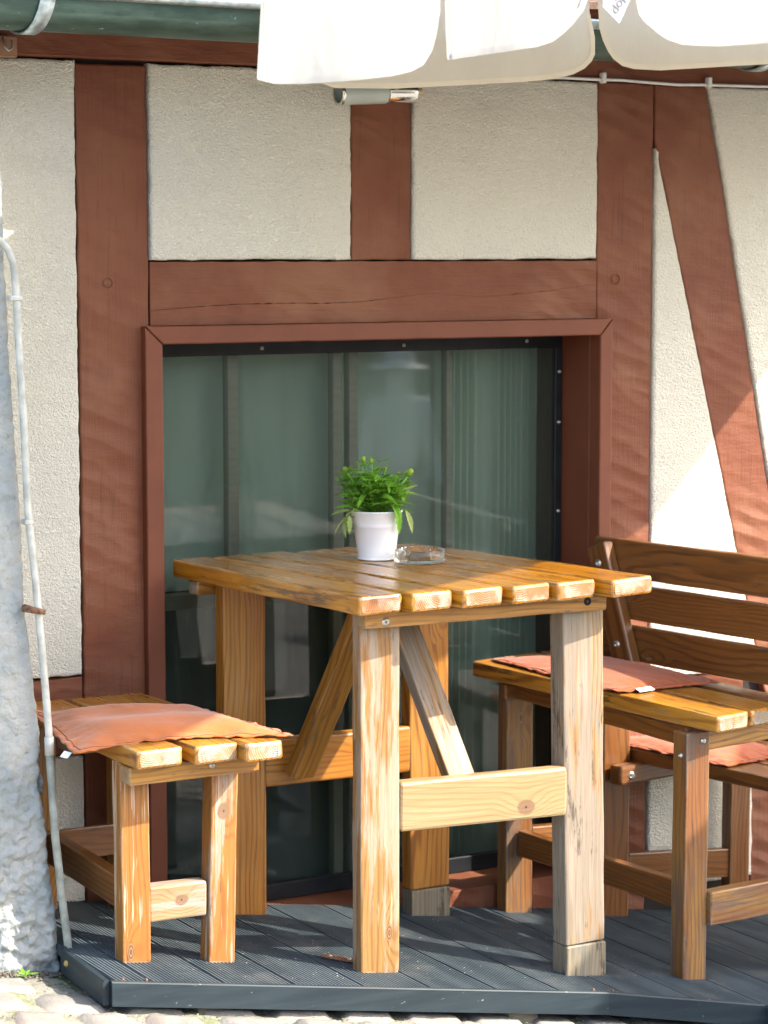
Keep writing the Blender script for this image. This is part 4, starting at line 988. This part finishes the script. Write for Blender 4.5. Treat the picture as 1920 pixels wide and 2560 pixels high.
for (r_, f_, z_, a_, e_, L, W_, pale) in (                           # large serrated leaflets and the limp pale ones over the rim
    (.030, -.035, .125, -.2, .15, .050, .018, 0), (.034, -.035, .130, .55, .45, .048, .017, 0), (.030, -.040, .128, 1.2, .75, .045, .015, 0), (.028, -.040, .122, -2.6, .2, .042, .016, 0),
    (.034, -.040, .120, -1.0, -.65, .034, .016, 0), (.040, -.036, .118, -.6, -1.25, .054, .017, 0), (.036, -.030, .135, .2, .65, .052, .014, 1), (.012, -.040, .118, -.9, .5, .046, .012, 0),
    (-.032, -.020, .165, 3.0, -.15, .044, .022, 0), (-.046, -.02, .160, -2.9, -1.2, .040, .018, 0), (-.040, -.03, .118, 2.9, .1, .048, .013, 0), (-.040, -.03, .112, -2.9, .25, .046, .013, 0),
    (-.055, -.035, .108, 3.05, -.05, .040, .014, 1), (-.060, -.036, .096, -2.8, -.65, .046, .014, 1), (-.062, -.036, .094, -2.2, -1.15, .040, .013, 1), (-.058, -.038, .098, -1.3, -1.2, .036, .012, 1),
    (-.030, -.035, .120, 2.3, .7, .036, .014, 0), (.008, -.030, .168, .3, .3, .030, .014, 0), (-.004, -.03, .172, 1.0, -.5, .03, .016, 0), (.062, -.010, .105, -.4, -1.1, .045, .014, 1)):
    place_leaf('leaf', local(r_, f_, z_), azR + a_, e_, L * 1.08, W_ * 1.35, M['leaf_pale' if pale else 'leaf'], rp.uniform(-.5, .5), .25)
for (r_, f_, z_, bz, tw) in ((-.062, -.01, .185, .006, -.5), (-.026, .0, .205, .006, 0), (-.011, .0, .203, .005, .1), (.065, -.01, .178, .0075, .45), (.045, .0, .180, .003, .2), (.018, .0, .190, .003, 0)):
    p = local(r_, f_, z_); q = local(r_ * .55, f_, z_ - .045)
    tube('stem', [q, q.lerp(p, .5) + Vector((0, 0, .002)), p], [.0012, .0014, .0024], M['leaf'], pp, 6)
    d = (p - q).normalized(); tube('flower_bud', [p, p + d * bz * .7, p + d * bz * 1.6, p + d * bz * 2.3, p + d * bz * 2.6], [bz * .35, bz * .85, bz, bz * .75, bz * .2], M['bud'], pp, 10)
tube('stem', [local(-.02, -.04, .100), local(-.045, -.045, .112), local(-.062, -.042, .100), local(-.068, -.040, .078)], [.0014, .0014, .0012, .0009], M['leaf_pale'], pp, 6)

# ------------------------------------------------------------------ ashtray
AX, AY = 2.598, 4.349
def ashtray():
    seg = 128; R0 = .0535; H_ = .028; vs = []; fs = []
    def rimh(c):
        for k in range(4):
            a = math.radians(28 + 90 * k); d = (c - a + math.pi) % (2 * math.pi) - math.pi
            x = abs(d) * R0
            if x < .0075: return H_ - .0085 * (1 - (x / .0075) ** 4) ** .5
        return H_
    prof = [(0, 0), (R0 - .004, 0), (R0 - .001, .0015), (R0, .005), (R0 + .0005, 'h-'), (R0 - .001, 'h'), (R0 - .006, 'h'), (R0 - .0078, 'h-'), (R0 - .0095, .0105), (R0 - .014, .0078), (0, .0065)]
    for r_, z in prof:
        for k in range(seg):
            c = 2 * math.pi * k / seg; h = rimh(c); zz = h if z == 'h' else (h - .0018 if z == 'h-' else z)
            vs.append((r_ * math.cos(c), r_ * math.sin(c), zz))
    for i in range(len(prof) - 1):
        for k in range(seg): fs.append((i * seg + k, i * seg + (k + 1) % seg, (i + 1) * seg + (k + 1) % seg, (i + 1) * seg + k))
    me = mesh('ashtray', vs, fs, True); bm = bmesh.new(); bm.from_mesh(me); bmesh.ops.remove_doubles(bm, verts=bm.verts, dist=.00002); bmesh.ops.recalc_face_normals(bm, faces=bm.faces); bm.to_mesh(me); bm.free()
    return me
ash = link('ashtray', ashtray(), None, [M['clear']], loc=(AX, AY, TZ + .0012)); tag(ash, 'round clear glass ashtray with notched rim beside the flower pot', 'ashtray')

# ------------------------------------------------------------------ wall lamp, cable
lamp = thing('wall_lamp', 'cylindrical wall lamp of frosted glass and chrome under the umbrella edge', 'lamp', (2.66, 4.56, 1.74))
LY, LZ = 4.545, 1.752; QX = Matrix.Rotation(math.pi / 2, 4, 'Y')
def lx(x): return Matrix.Translation((x, LY, LZ + (x - 2.6) * .055)) @ Matrix.Rotation(math.pi / 2 - .055, 4, 'Y')
lathe('glass_shade', [(.0205, .002), (.0225, .001), (.0235, .003), (.0232, .11), (.021, .112), (.0208, .012)], M['frost'], lamp, lx(2.515), 40)
lathe('end_ring', [(.0190, -.001), (.0238, -.0012), (.0245, .001), (.0245, .0050), (.0235, .0055)], M['chrome'], lamp, lx(2.513), 40)
lathe('chrome_body', [(0, 0), (.021, 0), (.0225, .002), (.0225, .068), (.0215, .070), (.010, .071), (.0095, .077), (0, .077)], M['chrome'], lamp, lx(2.628), 40)
lathe('end_knob', [(0, 0), (.007, 0), (.0078, .002), (.0078, .010), (0, .0105)], simple('amber_plastic', (.55, .42, .26), .4), lamp, lx(2.706), 20)
boxm('wall_plate', (2.640, 4.565, 1.735), (2.68, 4.639, 1.785), M['chrome'], lamp)
cab = thing('white_cable', 'thin white cable clipped under the top beam at the right', 'cable', (3.3, 4.622, 1.807))
tube('cable', [(3.02, 4.6225, 1.8085)] + [(3.06 + i * .08, 4.622, 1.8070 + .0022 * math.sin(i * .9) - .001 * (i % 3)) for i in range(28)], .0036, M['whitepvc'], cab, 8)
for x in (3.2455, 3.548, 4.3): boxm('cable_clip', (x - .005, 4.612, 1.799), (x + .006, 4.629, 1.823), M['whitepvc'], cab)

# ------------------------------------------------------------------ umbrella
um = thing('cantilever_umbrella', 'large white canvas umbrella with inner valance in a backlit cream tone hanging over the table', 'umbrella', (5.15, 3.7, GK(5.15)))
def rz(x): return 1.945 + .03 * (x - 2.3)
def kn(x): return 3.616 / (3.25 + .20 * x)
RIM = [(1.69, 3.28), (2.28, 3.16), (3.02, 3.01), (3.19, 3.12), (3.75, 3.40), (4.31, 3.82), (4.36, 4.27), (3.00, 4.27), (2.26, 4.27)]
AP = Vector((3.15, 3.85, 2.42))
for i in range(len(RIM)):
    a, b = RIM[i], RIM[(i + 1) % len(RIM)]; A_, B_ = Vector((*a, rz(a[0]))), Vector((*b, rz(b[0]))); vs = []; n = 12
    for j in range(n + 1):
        for k in range(n + 1):
            p = A_.lerp(B_, k / n).lerp(AP, j / n); p.z -= .03 * math.sin(math.pi * k / n) * (1 - j / n) * j / n * 4 * .5; vs.append(p)
    o = link('canopy_panel', mesh('canopy_panel', vs, [(j * (n + 1) + k, j * (n + 1) + k + 1, (j + 1) * (n + 1) + k + 1, (j + 1) * (n + 1) + k) for j in range(n) for k in range(n)], True), um, [M['canvas']])
    tube('rib', [A_ - Vector((0, 0, .012)), AP - Vector((0, 0, .03))], .009, M['steel'], um, 8)
def flap(bottom, y, m, sd, wave=.010, lean=0., near=False):
    """hanging valance: bottom outline left to right (x, z); top edge on the rim"""
    P = resample(bottom, .006, False); n = len(P); rows = 12; vs = []
    x0, x1 = P[0].x, P[-1].x
    xt = sorted([p.x for p in P])
    for j in range(rows + 1):
        f = j / rows                                                  # 0 top, 1 bottom
        for i, p in enumerate(P):
            xtop = x0 + (x1 - x0) * i / (n - 1); zt = rz(xtop)
            xx = xtop + (p.x - xtop) * f; zz = zt + (p.y - zt) * f
            yy = y + lean * f + wave * f * (math.sin(xx * 19 + sd) + .6 * noise.noise(Vector((xx * 9, zz * 5, sd))))
            k_ = kn(xx) if near else 1.
            vs.append((xx * k_, yy * k_, zz if j == 0 else EYE + (zz - EYE) * (1 + (k_ - 1) * f)))
    fs = [(j * n + i, j * n + i + 1, (j + 1) * n + i + 1, (j + 1) * n + i) for j in range(rows) for i in range(n - 1)]
    o = link('valance_flap', mesh('valance_flap', vs, fs, True), um, [m])
    # sewn hem: a narrow doubled strip along the bottom edge
    hv = []
    for i in range(n):
        b = Vector(vs[rows * n + i]); a = Vector(vs[(rows - 1) * n + i]); d = (a - b); d = d.normalized() * .010 if d.length > 1e-5 else Vector((0, 0, .01))
        t = Vector(vs[rows * n + min(i + 1, n - 1)]) - Vector(vs[rows * n + max(i - 1, 0)]); nn = Vector((-t.z, 0, t.x)).normalized() * .010
        hv += [b + Vector((0, -.0014, 0)) - nn * .05, b + nn + Vector((0, -.0018, 0))]
    h = sub('hem', o, mesh('hem', hv, [(2 * i, 2 * i + 2, 2 * i + 3, 2 * i + 1) for i in range(n - 1)], True), [m])
    return o
N1 = [(1.672, 1.79), (1.668, 1.727), (1.664, 1.672), (1.694, 1.667), (1.741, 1.668), (1.82, 1.675), (1.885, 1.684), (1.920, 1.692), (1.945, 1.703), (1.963, 1.725), (1.972, 1.750), (1.980, 1.790)]
N2 = [(1.990, 1.803), (1.991, 1.761), (1.994, 1.713), (2.061, 1.724), (2.147, 1.738), (2.180, 1.748), (2.204, 1.762), (2.226, 1.779), (2.246, 1.800), (2.258, 1.825)]
N3 = [(2.340, 1.850), (2.343, 1.821), (2.348, 1.799), (2.358, 1.787), (2.372, 1.777), (2.388, 1.766), (2.404, 1.759), (2.437, 1.753), (2.523, 1.756), (2.619, 1.765), (2.80, 1.785), (3.0, 1.815), (3.25, 1.84), (3.28, 1.87)]
F1 = [(2.303, 1.850), (2.303, 1.803), (2.311, 1.774), (2.324, 1.753), (2.366, 1.741), (2.505, 1.745), (2.67, 1.757), (2.818, 1.769), (2.900, 1.778), (2.945, 1.789), (2.972, 1.802), (2.988, 1.817), (2.996, 1.832), (2.995, 1.868), (2.983, 1.916)]
F2 = [(3.003, 1.927), (3.006, 1.888), (3.016, 1.862), (3.030, 1.840), (3.045, 1.824), (3.070, 1.811), (3.102, 1.806), (3.176, 1.806), (3.288, 1.815), (3.466, 1.830), (3.9, 1.86), (4.2, 1.87), (4.28, 1.90)]
for i_, n_ in enumerate((N1, N2, N3)): flap(n_, 3.25, M['canvas'], i_ + 1, near=True)
KF = 4.25 / 4.30
for i_, n_ in enumerate((F1, F2)): flap([(x * KF, EYE + (z - EYE) * KF) for x, z in n_], 4.25, M['canvas_backlit'], 4 + i_, .006)
for i in (1, 2, 3, 4, 5):                                                # valances along the far right rim
    a, b = Vector(RIM[i]), Vector(RIM[i + 1]); vs = []; n = 20
    if i == 1: a = a.lerp(b, .86)
    for j in (0, 1):
        for k in range(n + 1):
            p = a.lerp(b, k / n); vs.append((p.x, p.y, rz(p.x) + ((1.825 if i < 3 else 1.80) - rz(p.x)) * j))
    link('valance_flap', mesh('valance_flap', vs, [(k, k + 1, n + 2 + k, n + 1 + k) for k in range(n)], True), um, [M['canvas']])
# left side valance
vs = []; n = 30
for j in (0, 1):
    for k in range(n + 1):
        p = Vector((1.695, 3.29)).lerp(Vector((2.245, 4.25)), k / n); vs.append((p.x, p.y, rz(p.x) - j * .19 * min(1, .3 + 14 * min(k / n, 1 - k / n))))
link('valance_flap', mesh('valance_flap', vs, [(k, k + 1, n + 2 + k, n + 1 + k) for k in range(n)], True), um, [M['canvas']])
tube('mast', [(5.15, 3.7, GK(5.15)), (5.15, 3.7, 2.75)], .035, M['steel'], um, 20)
tube('arm', [(5.15, 3.7, 2.70), (4.1, 3.78, 2.74), (3.15, 3.85, 2.52)], .025, M['steel'], um, 14)
tube('hub', [(3.15, 3.85, 2.54), (3.15, 3.85, 2.36)], .03, M['steel'], um, 16)
lathe('base_plate', [(0, .05), (.40, .05), (.42, .04), (.42, 0), (0, 0)], M['fascia'], um, Matrix.Translation((5.15, 3.7, GK(5.15))), 32)
# maker's tag
KT = kn(2.28) * .985
tg = sub('maker_tag', [c for c in um.children if c.name.startswith('valance_flap')][1], mesh('maker_tag', [(x_ * KT, 3.225 * KT - .02, EYE + (z_ - EYE) * KT) for x_, z_ in ((2.256, 1.860), (2.2495, 1.802), (2.282, 1.7775), (2.3080, 1.826), (2.318, 1.860))], [(0, 1, 2, 3, 4)]), [simple('grey_white_satin_tag', (.27, .29, .33), .5)])
def text(body, size, loc, ang, m, parent):
    cu = bpy.data.curves.new('tag_lettering', 'FONT'); cu.body = body; cu.size = size; cu.extrude = .0001
    tmp = bpy.data.objects.new('tmp', cu); sc.collection.objects.link(tmp); bpy.context.view_layer.update()
    me = bpy.data.meshes.new_from_object(tmp); bpy.data.objects.remove(tmp); me.materials.clear(); me.materials.append(m)
    o = bpy.data.objects.new('tag_lettering', me); sc.collection.objects.link(o)
    o.parent = parent; pw = Matrix.Translation(um.location)
    W = Matrix.Translation(loc) @ Matrix.Rotation(math.pi / 2, 4, 'X') @ Matrix.Rotation(ang, 4, 'Z')
    pm = Matrix.Translation(um.location) @ parent.parent.matrix_basis @ parent.matrix_basis
    o.matrix_basis = pm.inverted() @ W
    return o
text('doppler', .0225, (2.2760 * KT, 3.225 * KT - .0206, EYE + (1.7900 - EYE) * KT), R(58), M['text'], tg)
av = []
for k in range(9):
    c = R(150 + 12 * k)
    for r_ in (.030, .036): av.append(((2.2900 + r_ * math.cos(c)) * KT, 3.225 * KT - .0207, EYE + (1.845 + r_ * math.sin(c) - EYE) * KT))
sub('tag_arc', tg, mesh('tag_arc', av, [(2 * i, 2 * i + 2, 2 * i + 3, 2 * i + 1) for i in range(8)]), [M['redprint']])

# ------------------------------------------------------------------ beyond the frame: added shade umbrella, house across the street
um2 = thing('added_shade_umbrella', 'unseen white canvas umbrella added right of the view to shade the deck', 'umbrella', (5.4, 2.5, GK(5.4)))
R2 = [(4.39, 2.30), (4.36, 1.7), (6.6, 1.7), (6.6, 3.42), (4.98, 3.42), (4.72, 3.02), (4.50, 2.80), (4.41, 2.62)]; A2 = Vector((5.4, 2.45, 2.35))  # added umbrella, outline cut so its shadow falls on the right of the deck
for i in range(len(R2)):
    a, b = R2[i], R2[(i + 1) % len(R2)]
    link('canopy_panel', mesh('canopy_panel', [(*a, 1.80), (*b, 1.80), A2], [(0, 1, 2)]), um2, [M['canvas']])
tube('pole', [(5.4, 2.45, GK(5.4)), (5.4, 2.45, 2.4)], .025, M['steel'], um2, 14)
lathe('base_plate', [(0, .05), (.30, .05), (.32, .04), (.32, 0), (0, 0)], M['fascia'], um2, Matrix.Translation((5.4, 2.45, GK(5.4))), 32)
opp = thing('house_across', 'plain ochre house on the far side of the square, behind the viewer', 'house', (6, -11, GK(6)))
boxm('wall', (-8, -17, -2.8), (22, -11, 3.4), M['far_wall'], opp, r=0); boxm('roof', (-8.4, -17.4, 3.4), (22.4, -10.6, 3.75), M['tile'], opp, r=0)
for i in range(11):
    boxm('window_frame', (-6.5 + i * 2.5, -11.04, .6), (-5.4 + i * 2.5, -10.95, 2.0), M['far_wood'], opp, r=0)
    boxm('window_glass', (-6.42 + i * 2.5, -10.95, .68), (-5.48 + i * 2.5, -10.94, 1.92), M['far_glass'], opp, r=0)
# passer-by across the street, seen only as a faint reflection in the window
PG = (7.35, -3.0, GK(7.35))
per = thing('person', 'person in a white sun hat and pale shirt walking in the street', 'person', PG)
def skin(name, V_, E_, m):
    me = bpy.data.meshes.new(name); me.from_pydata([v[0] for v in V_], E_, []); o = link(name, me, per, [m], loc=PG)
    md = o.modifiers.new('skin', 'SKIN'); sv = me.skin_vertices[0].data if me.skin_vertices else None
    if sv is None:
        bm = bmesh.new(); bm.from_mesh(me); bm.verts.layers.skin.verify(); bm.to_mesh(me); bm.free(); sv = me.skin_vertices[0].data
    for i, v in enumerate(V_): sv[i].radius = (v[1], v[1] * v[2]); 
    sv[0].use_root = True
    ss = o.modifiers.new('sub', 'SUBSURF'); ss.levels = ss.render_levels = 2
    return o
M['skin'] = simple('skin', (.45, .27, .19), .55); M['shirt'] = simple('pale_shirt', (.8, .8, .8), .8); M['trousers'] = simple('dark_trousers', (.06, .06, .08), .8)
skin('body', [((0, 0, .92), .13, .8), ((0, 0, 1.12), .125, .75), ((0, 0, 1.32), .15, .65), ((0, 0, 1.43), .07, .9), ((0, .01, 1.52), .085, 1.15), ((0, .015, 1.60), .075, 1.1),
    ((-.17, 0, 1.36), .055, 1), ((-.24, .02, 1.10), .042, 1), ((-.23, .10, .86), .032, 1), ((.17, 0, 1.36), .055, 1), ((.24, -.02, 1.10), .042, 1), ((.25, .06, .86), .032, 1)],
    [(0, 1), (1, 2), (2, 3), (3, 4), (4, 5), (2, 6), (6, 7), (7, 8), (2, 9), (9, 10), (10, 11)], M['shirt'])
skin('trousers', [((0, 0, .90), .13, .8), ((-.10, 0, .80), .085, 1), ((-.11, .06, .45), .06, 1), ((-.11, 0, .07), .045, 1), ((-.11, .12, .04), .035, 1), ((.10, 0, .80), .085, 1), ((.11, -.04, .45), .06, 1), ((.11, -.12, .08), .045, 1), ((.11, 0, .04), .035, 1)],
    [(0, 1), (1, 2), (2, 3), (3, 4), (0, 5), (5, 6), (6, 7), (7, 8)], M['trousers'])
lathe('sun_hat', [(0, .11), (.05, .108), (.085, .085), (.095, .02), (.16, -.005), (.175, -.02), (.16, -.012), (.09, .008), (.08, .08), (0, .10)], M['pot'], per, Matrix.Translation(Vector(PG) + Vector((0, 0, 1.60))), 32)

for o in bpy.data.objects:
    if '_w' in o: del o['_w']
